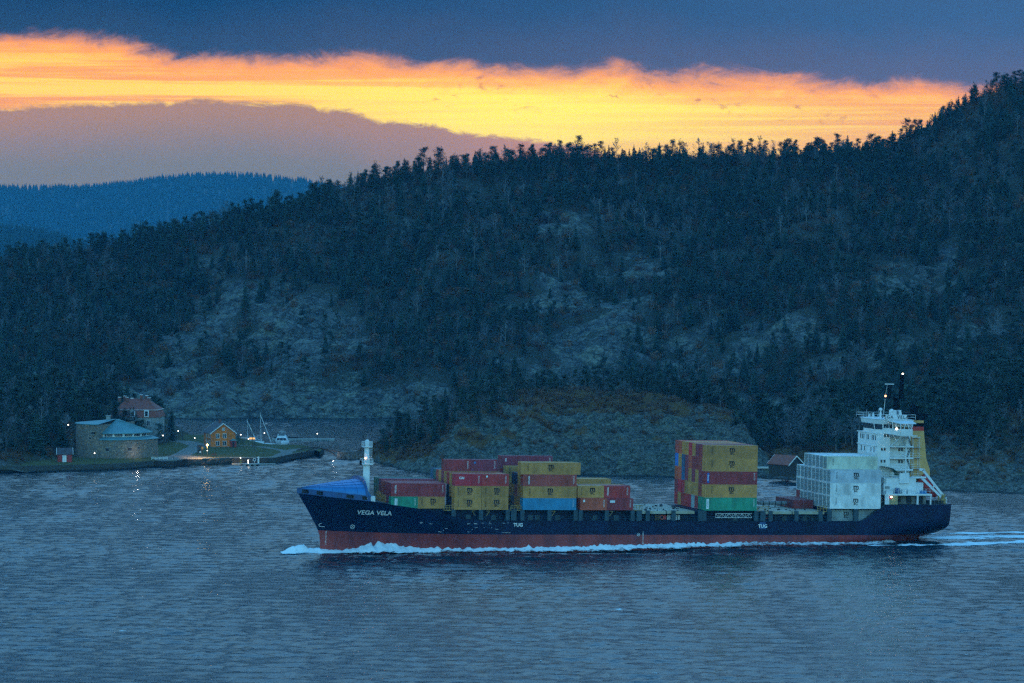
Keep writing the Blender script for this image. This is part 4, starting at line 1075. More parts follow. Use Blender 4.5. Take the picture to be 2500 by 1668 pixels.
part(MB().box(sb - 2.9, sb - .7, TC - .1, TC + .1, 36.7, 36.88), 'radar_scanner', M_WHITE2, rms)
part(MB().ball((sb + 1.3, TC - .3, 39.2), .19, 5), 'masthead_light', L_WHITE, rms)
# funnel
def fun(z0, z1, mat, name, fwd, aft, t0=7.2, t1=12.5, parent=None):
    return part(MB().prism([(fwd, z0), (aft(z0), z0), (aft(z1), z1), (fwd, z1)], 1, t0, t1), name, mat, parent)
aft = table([(12.0, 56.6), (17.5, 56.4), (20.0, 55.46), (22.6, 55.2), (26.3, 54.75), (31, 54.6)])
fn = MB()
zz = [12.0, 17.5, 20.0, 22.6, 26.3]
fn.prism([(51.25, 12.0)] + [(float(aft(z)), z) for z in zz] + [(51.25, 26.3)], 1, 7.2, 12.5)
FN = part(fn, 'funnel', M_TAN)
fun(26.3, 27.25, M_RED, 'red_band', 51.28, aft, 7.22, 12.48, FN); fun(27.25, 28.1, M_BLACK, 'black_band', 51.28, aft, 7.22, 12.48, FN); fun(28.1, 28.75, M_TAN, 'tan_band', 51.28, aft, 7.2, 12.5, FN)
part(MB().prism([(51.2, 28.75), (54.7, 28.75), (56.0, 30.0), (55.6, 30.2), (52.6, 30.5), (51.2, 30.3)], 1, 7.0, 12.7).box(51.9, 52.6, 8, 9, 30.3, 32.2).box(52.9, 53.5, 9, 10, 30.3, 32.3).bar((53.9, 10, 30.3), (54.0, 10, 31.9), .45, n=8), 'funnel_top', M_BLACK, FN)
# outside stairs
sr = MB(); zl_ = [12.3, 15.0, 17.5, 20.2, 22.85, 25.4]
for k in range(5):
    a, b = (49.9, 51.1) if k % 2 else (51.1, 49.9)
    for t in (5.0, 5.7): sr.bar((a, t, zl_[k]), (b, t, zl_[k+1]), .08, n=4)
    for q in range(8): u = (q + .5)/8; sr.bar((a + (b-a)*u, 5.0, zl_[k] + (zl_[k+1]-zl_[k])*u), (a + (b-a)*u, 5.7, zl_[k] + (zl_[k+1]-zl_[k])*u), .05, n=4)
part(sr, 'stairs', M_DARK, tw)
ls = MB()
for s in (51.9, 52.25, 53.3, 53.65): ls.bar((s, 7.0, 15.5), (s, 7.0, 25.0), .05, n=4)
for z in (15.6, 17.7, 20.2, 22.6, 24.8): ls.box(51.7, 53.8, 6.2, 7.18, z - .06, z)
for z in np.arange(15.8, 25, .45): ls.bar((51.9, 7.0, z), (52.25, 7.0, z), .03, n=4)
for z in (15.6, 17.7, 20.2, 22.6):
    for zz_ in (.5, 1.0): ls.bar((51.7, 6.2, z + zz_), (53.8, 6.2, z + zz_), .03, n=4)
part(ls, 'ladder', M_WHITE2, FN)
# lower house and poop
lw = part(MB().box(43.2, 51.0, 2.0, 20.4, 12.2, 15.72).box(51.0, 54.0, 5.0, 17.0, 12.2, 14.6), 'deckhouse', W_)
part(MB().box(46.9, 49.2, 1.6, 2.0, 14.6, 16.9).box(43.2, 51.3, 1.9, 6.4, 15.72, 15.86), 'locker', M_WHITE2, lw)
cn = MB(); n = 10
arc = [(46.6 - 3.1*math.cos(math.pi*.5*i/n)*1.0 + 0.0, 15.9 + .6 + 2.0*math.sin(math.pi*.5*i/n)) for i in range(n+1)]
ca = []
for i in range(n + 1):
    a = math.pi*(.04 + .46*i/n) ; ca.append((43.9 + 3.4*(1 - math.cos(math.pi*.5 - math.pi*.5*i/n)), 16.2 + 2.2*math.cos(math.pi*.5*i/n)**.8))
cn.grid([[(43.4 + 3.5*math.sin(math.pi*.5*i/n), 2.2, 16.2 + 2.1*math.cos(math.pi*.5*i/n)) for i in range(n+1)], [(43.4 + 3.5*math.sin(math.pi*.5*i/n), 5.0, 16.2 + 2.1*math.cos(math.pi*.5*i/n)) for i in range(n+1)]])
part(cn, 'canopy', M_GREEN, lw)
lr = MB()
for zz_ in (.6, 1.1): lr.bar((43.3, 2.05, 15.8 + zz_), (46.9, 2.05, 15.8 + zz_), .035, n=4); lr.bar((43.0, .25, 12.35 + zz_), (54.4, .25, 12.35 + zz_), .035, n=4)
for s in np.arange(43.3, 54.5, .95): lr.bar((s, .25, 12.3), (s, .25, 13.45), .035, n=4)
part(lr, 'railing', M_WHITE2, lw)
po = part(MB().box(42.9, 54.2, .1, 22.3, 11.95, 12.3), 'poop_canopy_deck', M_WHITE, )
part(MB().box(44.2, 54.0, 3.2, 19.0, 9.85, 11.95), 'mooring_house', M_GREYP, po)
for a, b in ((42.9, 43.9), (50.6, 51.0), (53.85, 54.1)): part(MB().box(a, b, .15, .5, 9.9, 11.96), 'poop_post', M_WHITE2, po)
part(MB().box(43.9, 46.0, .3, .6, 9.9, 11.95), 'stained_panel', M_CREAM, po)
part(MB().box(43.9, 44.6, .18, .32, 11.2, 11.8), 'light_recess', M_RED, po); part(MB().ball((44.4, .1, 11.6), .17, 5), 'side_light', L_WHITE, po)
part(MB().box(46.6, 47.8, 3.05, 3.2, 10.2, 11.4).box(49.2, 50.4, 3.05, 3.2, 9.95, 11.7).box(51.5, 53.2, 3.05, 3.2, 9.95, 11.6), 'door', M_DARK, po)
part(MB().bar((46.2, 1.2, 12.3), (46.2, 1.2, 13.6), .55, n=12), 'drum', M_BLUE2, po)
part(MB().box(43.4, 45.0, .8, 1.6, 12.3, 12.95).box(47.4, 48.3, .9, 1.7, 12.3, 13.2).box(48.7, 49.6, .9, 1.7, 12.3, 13.2), 'deck_box', M_WHITE2, po); part(MB().box(51.9, 53.2, .9, 1.9, 12.3, 13.0), 'deck_box', M_BLUE, po)
part(MB().box(43.5, 44.6, 1.9, 1.98, 13.3, 13.9), 'hose_reel', M_GREYP, po)
for px, py in ((2156, 1172.5), (2161, 1172.5), (2161, 1179)): 
    s, z = S(px, py, 1.9); m = MB(); n = 10
    for i in range(n): m.bar((s + .25*math.cos(2*math.pi*i/n), 1.93, z + .25*math.sin(2*math.pi*i/n)), (s + .25*math.cos(2*math.pi*(i+1)/n), 1.93, z + .25*math.sin(2*math.pi*(i+1)/n)), .05, n=4)
    part(m, 'coil', M_GREYP, lw)
bt = MB()
for s in (55.6, 56.4, 57.6): bt.bar((s, 2.0, 9.9), (s, 2.0, 10.7), .22, n=8)
bt.box(55, 58, 4, 8, 9.9, 10.5); part(bt, 'bollard', M_DARK)
part(MB().bar((57.6, 4.5, 9.9), (57.6, 4.5, 11.6), .2, n=6).bar((58.6, 4.5, 9.9), (58.4, 4.5, 12.0), .2, n=6).box(58.0, 59.0, 3.6, 4.4, 9.9, 11.0).bar((58.4, 4, 11.0), (58.9, 4, 12.0), .25, n=6), 'stern_winch', M_YEL)
sr2 = MB()
for s in np.arange(54.4, 59.2, 1.0): sr2.bar((s, 1.6 + max(0, (s - 57))*.35, 9.9), (s, 1.6 + max(0, (s - 57))*.35, 10.9), .035, n=4)
part(sr2, 'railing', M_GREYP)
# lifeboat slip rails (the boat itself is a thing of its own)
LT = 6.0
ra0, ra1 = S(2252, 1147, LT - 1.3), S(2303, 1212, LT - 1.3); rb0, rb1 = S(2247, 1164, LT - 1.3), S(2296, 1213, LT - 1.3)
lb = MB()
def slab(p, q, t, w=.28):
    d = Vector((q[0]-p[0], 0, q[1]-p[1])).normalized(); nrm = Vector((-d.z, 0, d.x))*w
    a, b = Vector((p[0], t, p[1])), Vector((q[0], t, q[1]))
    vs = [a + nrm, b + nrm, b - nrm, a - nrm]; lb.add(vs + [v + Vector((0, .3, 0)) for v in vs], [(0,1,2,3), (7,6,5,4), (0,4,5,1), (1,5,6,2), (2,6,7,3), (3,7,4,0)])
for t in (LT - 1.6, LT + 1.5): slab(ra0, ra1, t); slab(rb0, rb1, t)
slab((ra0[0] - .8, ra0[1] + .1), (ra0[0] + .5, ra0[1] - .1), LT - 1.6, .3)
m_ = ((ra0[0]*.4 + ra1[0]*.6), (ra0[1]*.4 + ra1[1]*.6)); n_ = ((rb0[0]*.45 + rb1[0]*.55), (rb0[1]*.45 + rb1[1]*.55)); slab(m_, n_, LT - 1.6, .16)
lb.box(50.8, 54.4, LT - 1.7, LT - 1.4, rb0[1] - .35, rb0[1] + .05)
for s, z in ((58.7, 11.0), (59.4, 11.3)): lb.bar((s, LT - 1.5, 9.9), (s, LT - 1.5, z), .16, n=5)
part(lb, 'lifeboat_rail', M_WHITE2)
def lifeboat():
    p0 = Vector((rb0[0]*.5 + ra0[0]*.5 + .5, LT, rb0[1]*.55 + ra0[1]*.45 - .9)); p1 = Vector((rb1[0]*.6 + ra1[0]*.4 - .5, LT, rb1[1]*.6 + ra1[1]*.4 + .1))
    ax = (p1 - p0); Ln = ax.length; ax.normalize(); upv = Vector((-ax.z, 0, ax.x)); upv = upv if upv.z > 0 else -upv; sd = Vector((0, 1, 0))
    root = bpy.data.objects.new('lifeboat', None); root.matrix_world = SHIP_M @ Matrix.Translation(p0); link(root)
    tag(root, 'red enclosed free fall lifeboat tilted on white rails at the stern', 'lifeboat')
    us = [0, .06, .18, .4, .65, .85, .96, 1.0]; wid = [.75, .98, 1.1, 1.15, 1.1, .85, .4, .05]
    def sec(u, w, lo, hi, n, a0, a1):
        c = ax*(u*Ln); return [tuple(c + sd*(w*1.15*math.cos(a)) + upv*((hi if math.sin(a) > 0 else lo)*math.sin(a)*(.45 + .55*w))) for a in [a0 + (a1-a0)*i/n for i in range(n+1)]]
    hl = MB().grid([sec(u, w, 1.25, 1.2, 10, math.pi, 2*math.pi) for u, w in zip(us, wid)]); hl.add(sec(0, wid[0], 1.25, 1.2, 10, math.pi, 2*math.pi), [tuple(range(11))])
    hl.obj('hull', M_LBRED, root, True)
    cnp = MB().grid([sec(u, w*.97, 1.2, 1.25, 10, 0, math.pi) for u, w in zip(us, wid)]); cnp.add(sec(0, wid[0]*.97, 1.2, 1.25, 10, 0, math.pi), [tuple(range(11))])
    cnp.obj('canopy', M_RED, root, True)
    fe = MB()
    for a, b, w, x in zip(us[:-1], us[1:], wid, wid[1:]): fe.bar(ax*(a*Ln) - sd*(w*1.17), ax*(b*Ln) - sd*(x*1.17), .08, n=5)
    fe.obj('fender', M_BLACK, root)
    wn = MB()
    for u in (.2, .32, .44): c = ax*(u*Ln) + upv*.62 - sd*1.06; wn.add([c - ax*.12 - upv*.1, c + ax*.12 - upv*.1, c + ax*.12 + upv*.1, c - ax*.12 + upv*.1], [(0,1,2,3)])
    wn.obj('window', M_GLASS, root)
lifeboat()

# ------------------------------------------------------------------ containers
C_W = 2.438
M_BOX = material('container_paint', (1,1,1), 0.5, 0.45, 0.5, rust=0.4, spec=0.5, objcol=True, stretch=(1, 1, .5))
M_FRM = material('container_frame_paint', (1,1,1), 0.55, 0.25, 1.2, rust=0.3, objcol=True)
M_GRILL = material('reefer_machinery', (0.36,0.42,0.42), 0.6, 0.4, 2.0)
PAL = {'tan': (0.54,0.245,0.062), 'maroon': (0.33,0.030,0.040), 'crimson': (0.56,0.022,0.045), 'purple': (0.26,0.030,0.065), 'brown red': (0.42,0.060,0.045), 'orange red': (0.62,0.105,0.050),
       'red': (0.50,0.035,0.035), 'green': (0.012,0.27,0.16), 'dark green': (0.010,0.10,0.075), 'blue': (0.020,0.26,0.46), 'dark blue': (0.008,0.10,0.22), 'bright blue': (0.015,0.17,0.55), 'grey blue': (0.30,0.36,0.36),
       'white': (0.74,0.77,0.76), 'cream white': (0.62,0.66,0.52), 'light grey': (0.50,0.56,0.62), 'rusty tan': (0.55,0.27,0.07), 'dark navy': (0.03,0.035,0.075), 'teal': (0.010,0.12,0.12)}
BOXM = {}
def box_meshes(L, h, reefer, post40=False):
    k = (L, h, reefer, post40)
    if k in BOXM: return BOXM[k]
    W = C_W; fr = MB(); p = .13
    for x in (0, L - p):
        for y in (0, W - p): fr.box(x, x + p, y, y + p, 0, h)
    for y in (0, W - .07):
        for z in (0, h - .10): fr.box(p, L - p, y + (0 if y == 0 else 0), y + .07, z, z + (.14 if z == 0 else .10))
    for x in (0.003, L - .08):
        for z in (0.003, h - .103): fr.box(x, x + .077, p, W - p, z, z + .12)
    for x in (-.01, L - .17):
        for y in (-.01, W - .16):
            for z in (-.012, h - .115): fr.box(x, x + .18, y, y + .17, z, z + .127)
    if post40:
        for x in (.76, L - .9): fr.box(x, x + .14, -.004, .1, .1, h - .05)
    fr.box(p, L - p, W - .06, W - .03, .1, h - .1); fr.box(L - .06, L - .03, p, W - p, .1, h - .1); fr.box(p, L - p, .1, W - .1, .05, .1)
    sd = MB(); x = p; rows = []; n = max(8, int(round((L - 2*p)/.29))); pitch = (L - 2*p)/n; d = .012 if reefer else .045
    for i in range(n):
        for u, y in ((0, .01), (.30, .01), (.5, .01 + d), (.80, .01 + d)): rows.append((p + (i + u)*pitch, y))
    rows.append((L - p, .01))
    sd.grid([[(a, b, .12) for a, b in rows], [(a, b, h - .09) for a, b in rows]])
    rf = MB(); m = max(6, n//2); rr = []
    for i in range(m):
        w = (L - .1)/m
        for u, z in ((0, h - .03), (.35, h - .03), (.5, h - .05), (.85, h - .05)): rr.append((.05 + (i + u)*w, z))
    rr.append((L - .05, h - .03)); rf.grid([[(a, .05, b) for a, b in rr], [(a, W - .05, b) for a, b in rr]])
    en = MB()
    if reefer:
        en.box(.05, .12, p, W - p, .12, h - .1)
    else:
        for y0, y1 in ((p, W/2 - .015), (W/2 + .015, W - p)): en.box(.035, .08, y0, y1, .13, h - .11)
        for y in (.42, .82, 1.62, 2.02): en.bar((.02, y, .10), (.02, y, h - .08), .022, n=4)
        for y in (.62, 1.82):
            en.box(.0, .03, y - .1, y + .1, 1.05, 1.1)
    un = MB()
    if reefer:
        un.box(.015, .05, p + .15, W - p - .15, h*.62, h*.93).box(.02, .05, p + .1, p + .95, .35, h*.55).box(.02, .05, W - p - .85, W - p - .2, .3, h*.57).box(.03, .05, p + 1.02, p + 1.14, .2, h*.57)
        for q in range(4): un.bar((.0, p + .3 + q*.5, .2), (.0, p + .3 + q*.5, h - .2), .03, n=4)
    r = (fr.mesh('container_frame', M_FRM), sd.mesh('side_panel', M_BOX), rf.mesh('roof', M_BOX), en.mesh('end_panel', M_BOX), un.mesh('cooling_unit', M_GRILL) if reefer else None)
    BOXM[k] = r; return r
def msc_logo():
    m = MB()
    # the small m: three legs joined by two arches, over a rule and two letters
    for x in (-.60, -.12, .36): m.box(x, x + .25, -.015, .0, .12, .72 if x < -.5 else .66)
    for cx in (-.24, .24):
        n = 6
        for i in range(n):
            a0, a1 = math.pi*i/n, math.pi*(i+1)/n; q = []
            for rx, rz in ((.365, .30), (.115, .10)):
                q.append([(cx + rx*math.cos(a), .58 + rz*math.sin(a)) for a in (a0, a1)])
            (p1, p2), (p4, p3) = q
            vs = [(a, -.015, b) for a, b in (p1, p2, p3, p4)]; m.add(vs, [(0,1,2,3)])
    m.box(-.66, -.30, -.015, 0, .74, .86)
    m.box(-.88, .88, -.015, 0, .03, .085)
    v, f = TXT['SC']; m.add([(x, y - .008, z - .34) for x, y, z in v], f)
    return m.mesh('logo', M_INK)
LOGO = msc_logo()
def turned(key, down=True):
    v, f = TXT[key]; return MB().add([(z if down else -z, y, -x if down else x) for x, y, z in v], f)
T_TRI, T_TEX, T_CAI = turned('TRITON').mesh('lettering', M_PRINT), turned('tex').mesh('lettering', M_PRINT), MB().add(*TXT['CAI']).mesh('lettering', M_PRINT)
M_LBLUE = material('label_blue', (0.02,0.10,0.42), 0.6, 0.1, 1.0); M_LTEAL = material('label_teal', (0.02,0.22,0.25), 0.6, 0.1, 1.0)
T_BEA, T_CAP = turned('Beacon').mesh('lettering', M_PRINT), turned('CAPITAL').mesh('lettering', M_LTEAL)
MARK = {}
def code_mesh(dark, seed):
    k = (dark, seed)
    if k not in MARK:
        R = random.Random(seed); m = MB()
        for x in (0, .19):
            z = 0
            while z > -1.6:
                l = R.uniform(.05, .2); m.box(x - .035, x + .035, -.012, 0, z - l, z); z -= l + R.uniform(.04, .1)
        MARK[k] = m.mesh('code_marking', M_INK if dark else M_PRINT)
    return MARK[k]
ORD = ['first', 'second', 'third', 'fourth', 'fifth', 'sixth', 'seventh', 'eighth', 'ninth']
TIER = ['bottom', 'second', 'third', 'fourth', 'fifth']
def sub(mesh, name, par, loc, color=None):
    o = bpy.data.objects.new(name, mesh); link(o, par); o.location = loc
    if color: o.color = color
    return o
def container(s, t, z, L, h, colour, label, group, logo=None, codes=True, post40=False, reefer=False, txt=None, end=True):
    c = PAL[colour]; k = RND.uniform(.86, 1.12); col = (c[0]*k, c[1]*k, c[2]*k, 1)
    root = bpy.data.objects.new('shipping_container', None); root.empty_display_size = .3
    root.matrix_world = SHIP_M @ Matrix.Translation((s, t, z)); link(root); tag(root, label, 'container', group)
    fr, sd, rf, en, un = box_meshes(L, h, reefer, post40)
    for me, nm in ((fr, 'frame'), (sd, 'side_panel'), (rf, 'roof'), (en, 'end_panel')): sub(me, nm, root, (0,0,0), col)
    if un: sub(un, 'cooling_unit', root, (0,0,0))
    if logo == 'msc': sub(LOGO, 'logo', root, (L*.5 + (.4 if L < 7 else .1), -.004, h*.5))
    elif logo: sub(*logo[:2], root, logo[2]) if isinstance(logo, tuple) else None
    if codes:
        dark = colour in ('tan', 'white', 'light grey', 'cream white', 'rusty tan')
        sub(code_mesh(dark, RND.randint(0, 5)), 'code_marking', root, (L*.10 + .2 if dark else L - .75, -.004, h - .35))
    return root
HC_, ST_ = 2.896, 2.591
PITCH = 2.5
def bay_label(colour, col, tier, where, extra=''):
    return (colour + ' container' + extra + ', ' + ORD[col] + ' from near side, ' + TIER[tier] + ' tier of ' + where)
def stack(bay, s0, z0, L, hs, cols, where, group, near_logo=None, t0=0.0, reefer=False, skip=(), gap=.018):
    """cols[tier] lists colours from the near side outwards; None leaves a gap"""
    for ti, row in enumerate(cols):
        for ci, cname in enumerate(row):
            if cname is None: continue
            h = hs[ti] if not isinstance(hs[ti], list) else hs[ti][ci]
            z = z0 + sum((q if not isinstance(q, list) else q[ci]) + gap for q in hs[:ti])
            lg = (near_logo or {}).get((ti, ci))
            ex = ' with black logo' if lg == 'msc' else ''
            rf = reefer and cname in ('white', 'light grey', 'cream white')
            container(s0, t0 + ci*PITCH, z, L, h, cname, bay_label(cname if not rf or lg else cname + ' refrigerated', ci, ti, where, ex), group, lg, codes=(ci == 0 or lg is not None or ti == len(cols) - 1 and ci < 2), reefer=rf)
# tall midship stack, nine wide and five high
stack('T', 0.0, 8.4, 12.19, [HC_]*5, [
    ['green','green','maroon','grey blue','crimson','red','red','tan','crimson'],
    ['tan','brown red','tan','tan','tan','tan','crimson','crimson','maroon'],
    ['maroon','purple','tan','purple','tan','purple','dark blue','orange red','orange red'],
    ['tan','brown red','maroon','maroon','orange red','purple','dark blue','tan','bright blue'],
    ['tan','maroon','purple','tan','crimson','tan','tan','orange red','brown red']], 'the tall stack', 'containers in the tall stack amidships',
    {(1,0): 'msc', (3,0): 'msc', (4,0): 'msc'})
# refrigerated stack before the bridge
wl = ['white','white','light grey','white','white','light grey','white','white']
stack('W', 29.6, 8.9, 12.19, [HC_]*4, [
    ['white'] + wl[1:] + ['maroon'], ['white'] + wl, ['light grey'] + wl[::-1], [None,'cream white','white','light grey','white','light grey','white',None,None]],
    'the white stack', 'containers in the white stack by the bridge', {(0,0): 'msc', (1,0): 'msc', (2,0): 'msc'}, reefer=True)
# boxes on the main deck below the white stack
container(30.6, 1.3, 6.1, 6.058, ST_ - .1, 'grey blue', 'grey container half hidden below the white stack, forward one of two', 'containers below the white stack', 'msc')
container(37.0, 1.3, 6.1, 6.058, ST_ - .1, 'grey blue', 'grey container half hidden below the white stack, aft one of two', 'containers below the white stack', codes=False)
# bay C, four high, standard height
cz = lambda n: 8.4 + n*(ST_ + .012)
wC, gC = 'the four high stack', 'containers in the four high forward stack'
container(-42.05, 0, cz(0), 12.19, ST_, 'blue', 'long bright blue container with dark patch, bottom tier beside the yellow platform', gC)
container(-42.05, 0, cz(1), 12.19, ST_, 'tan', bay_label('tan', 0, 1, wC, ' with black logo'), gC, 'msc')
rc = container(-42.05, 0, cz(2), 12.19, ST_, 'brown red', 'red brown container with white vertical lettering, third tier of the four high stack', gC)
sub(T_TRI, 'lettering', rc, (1.25, -.006, ST_*.52))
container(-42.75, 0, cz(3), 13.716, ST_, 'tan', 'extra long tan container with black logo on top of the four high stack', gC, 'msc', post40=True)
for ti, row in enumerate([['tan','tan','dark blue'], ['tan','purple','tan','tan'], ['tan','dark navy','dark navy'], ['tan']]):
    for k, cn_ in enumerate(row):
        container(-42.05, (k + 1)*PITCH, cz(ti), 12.19, ST_, cn_, bay_label(cn_, k + 1, ti, wC), gC, codes=False)
c7 = container(-42.05, 6*PITCH, cz(0) + 2*(HC_ + .012), 6.058, HC_, 'rusty tan', 'short tan container showing behind the four high stack under a maroon one', gC)
ct = container(-42.05, 8*PITCH, cz(3) + .35, 12.19, HC_ - .3, 'purple', 'long maroon container with slanting white letters, far side top tier', gC)
sub(T_TEX, 'lettering', ct, (1.3, -.006, 1.7))
for ti in range(3): container(-42.05, 8*PITCH, cz(ti) + .1*ti, 12.19, ST_, 'maroon', bay_label('maroon', 8, ti, wC), gC, codes=False)
for ti in range(2): container(-42.05, 6*PITCH, 8.4 + ti*(HC_ + .012), 12.19, HC_, 'rusty tan', bay_label('rusty tan', 6, ti, wC), gC, codes=False)
# bay B, pairs of short boxes
wB, gB = 'the stack of short boxes', 'containers in the stack of short boxes'
SB = (-57.6, -51.45)
for ti, (a, b) in enumerate([('tan','tan'), ('tan','tan'), ('crimson','red')]):
    for i, cn_ in enumerate((a, b)):
        q = container(SB[i], 0, cz(ti), 6.058, ST_, cn_, 'short ' + cn_ + ' container' + (' with black logo' if cn_ == 'tan' else (' with white letters' if i == 0 else ' with small white sign')) + ', ' + ('forward' if i == 0 else 'aft') + ' of the pair on the ' + TIER[ti] + ' tier', gB, 'msc' if cn_ == 'tan' else None)
        if ti == 2 and i == 0: sub(T_CAI, 'lettering', q, (1.55, -.006, ST_*.66))
        if ti == 2 and i == 1: sub(MB().box(-.2, .2, -.01, 0, -.2, .2).mesh('sign', M_PRINT), 'sign', q, (1.1, -.004, ST_*.80))
for k, cn_ in enumerate(['tan','red','tan','purple','tan','brown red','teal','dark blue']):
    container(SB[0], (k+1)*PITCH, cz(2), 12.19, ST_, cn_, bay_label(cn_, k+1, 2, wB), gB, codes=False)
for k, cn_ in enumerate(['tan','dark navy']):
    for ti in range(2): container(SB[0], (k+1)*PITCH, cz(ti), 12.19, ST_, cn_ if ti else 'dark navy', bay_label(cn_ if ti else 'dark navy', k+1, ti, wB), gB, codes=False)
for i, cn_ in enumerate(('maroon', 'purple')):
    q = container(SB[i], 4*PITCH, cz(3), 6.058, ST_, cn_, ('short maroon container, forward of the two on the top tier' if i == 0 else 'short maroon container with round blue badge, aft on the top tier'), gB)
    if i: sub(MB().lathe([(.24, 0), (.01, 0)], (0,0,0), 12).mesh('badge', M_BLUE), 'badge', q, (.9, -.01, ST_*.74)).rotation_euler = (math.radians(90), 0, 0)
# bay A behind the whaleback
wA, gA = 'the foremost stack', 'containers in the foremost stack'
SA = (-71.2, -65.2); TA = 2.5
ga = container(SA[0], TA, 8.45, 6.058, ST_, 'green', 'short green container with white label, partly hidden by the bow plating', gA)
container(SA[1], TA, 8.45, 6.058, ST_, 'tan', 'short tan container with black logo at the foremost stack foot', gA, 'msc')
ra = container(SA[0], TA, 8.45 + ST_ + .012, 12.19, HC_, 'maroon', 'long maroon container with white vertical lettering on top of the foremost stack', gA)
sub(T_TRI, 'lettering', ra, (.9, -.006, HC_*.56))
for k, cn_ in enumerate(['purple','tan','rusty tan','tan','tan','dark green']):
    container(SA[0], TA + (k+1)*PITCH, 8.45 + (.0 if k < 3 else .3), 12.19, ST_, cn_, bay_label(cn_, k+1, 0, wA), gA, codes=False)
for k, cn_ in enumerate(['maroon','maroon','brown red','purple','dark green','dark green']):
    container(SA[0], TA + (k+1)*PITCH, 8.45 + ST_ + .012 + (.0 if k < 3 else .3), 12.19, HC_, cn_, bay_label(cn_, k+1, 1, wA), gA, codes=(k == 3))
def lbl(root, mat, L, h, txt, loc, w=.30, ln=.95):
    o = sub(MB().box(-w, w, -.008, 0, -ln, ln).mesh('label_plate', mat), 'label_plate', root, loc); sub(txt, 'lettering', o, (0, -.012, 0))
lbl(ga, M_PRINT, 0, 0, T_CAP, (1.1, -.004, ST_*.5), ln=.85)
for o in list(SC.objects):
    if o.get('label', '').startswith('green container, first from') and 'bottom' in o['label']: lbl(o, M_PRINT, 0, 0, T_CAP, (.65, -.004, HC_*.5), ln=1.1)
    if o.get('label', '').startswith('maroon container, first from') and 'third tier' in o['label']: lbl(o, M_LBLUE, 0, 0, T_BEA, (.65, -.004, HC_*.5), w=.25, ln=1.1)
# bay D
wD, gD = 'the low two high stack', 'containers in the low two high stack'
SD = (-28.85, -22.75)
d0 = container(SD[0], 0, cz(0), 6.058, ST_, 'orange red', 'short red container with small white square sign, low stack bottom tier', gD); sub(MB().box(-.2, .2, -.01, 0, -.25, .25).mesh('sign', M_PRINT), 'sign', d0, (.8, -.004, ST_*.78))
d1 = container(SD[1], 0, cz(0), 6.058, ST_, 'maroon', 'short maroon container with pale blue sign, low stack bottom tier', gD); sub(MB().box(-.58, .58, -.01, 0, -.26, .26).mesh('sign', M_WHITE2), 'sign', d1, (1.25, -.004, ST_*.74))
container(SD[0], PITCH, cz(1), 6.058, ST_, 'rusty tan', 'short rust streaked tan container with black logo, low stack upper tier', gD, 'msc')
d2 = container(SD[1], PITCH, cz(1), 6.058, ST_, 'red', 'short red container with white vertical lettering, low stack upper tier', gD); sub(T_TRI, 'lettering', d2, (.85, -.006, ST_*.55))
for k in range(2, 4):
    container(SD[0], k*PITCH, cz(1), 12.19, ST_, ['maroon','tan'][k-2], bay_label(['maroon','tan'][k-2], k, 1, wD), gD, codes=False)
for k in range(1, 4): container(SD[0], k*PITCH, cz(0), 12.19, ST_, 'maroon', bay_label('maroon', k, 0, wD), gD, codes=False)
for k in range(7, 9):
    container(SD[0], k*PITCH, 8.4, 12.19, HC_, 'tan', bay_label('tan', k, 0, wD), gD, codes=False); container(SD[0], k*PITCH, 8.4 + HC_ + .012, 12.19, HC_, 'tan', bay_label('tan', k, 1, wD), gD, codes=False)

# ------------------------------------------------------------------ foam
def foam_material():
    m = bpy.data.materials.new('sea_foam'); m.use_nodes = True
    N = NT(m.node_tree); b = N.n['Principled BSDF']; b.inputs['Base Color'].default_value = (0.80, 0.86, 0.88, 1); b.inputs['Roughness'].default_value = 0.9
    tc = N.node('ShaderNodeTexCoord').outputs['Object']
    a = N.node('ShaderNodeAttribute', attribute_name='rock').outputs['Fac']
    mp = N.node('ShaderNodeMapping'); N.put(mp.inputs[0], tc); mp.inputs['Rotation'].default_value = (0, 0, -PSI); mp.inputs['Scale'].default_value = (.30, 1.0, 1.0)
    n = N.noise(mp.outputs[0], .9, 9, .68, 1.2); n2 = N.noise(tc, 2.2, 5, .6)
    k = N.m('ADD', N.m('MULTIPLY', n, .8), N.m('MULTIPLY', n2, .2))
    thr = N.m('SUBTRACT', 1.0, a)
    al = N.step(N.m('SUBTRACT', k, thr), -.05, .10)
    tr = N.node('ShaderNodeBsdfTransparent'); mx = N.node('ShaderNodeMixShader'); N.put(mx.inputs[0], al); N.l.new(tr.outputs[0], mx.inputs[1]); N.l.new(b.outputs[0], mx.inputs[2])
    N.l.new(mx.outputs[0], N.n['Material Output'].inputs[0])
    c = N.mix(n2, (0.55, 0.70, 0.74), (0.86, 0.90, 0.92)); N.put(b.inputs['Base Color'], c)
    return m
M_FOAM = foam_material()
def attr_mesh(o, vals):
    at_ = o.data.attributes.new('rock', 'FLOAT', 'POINT'); at_.data.foreach_set('value', np.array(vals, np.float32)); return o
def world(s, t, z=0.0): return SHIP_M @ Vector((s, t, z))
def w_xy(s, d):
    """point on the water: s along the ship, d metres out from the near side waterline"""
    z = s*_st/_ct; b = float(half(min(max(s, -85.0), 54.0), z)); p = world(s, TC - b - d, z); return p.x, p.y
CREST = table([(-93.5,0.0),(-92,.7),(-90.5,1.6),(-89,1.6),(-87.5,1.0),(-85.5,.75),(-83,.6),(-80.5,.6),(-78.5,.95),(-76,2.0),(-74,2.6),(-71.5,2.5),(-69,1.9),(-66,1.5),(-61,1.4),(-52,1.25),(-40,1.15),(-20,1.2),(0,1.1),(12,.95),(30,.6),(58,.3)])
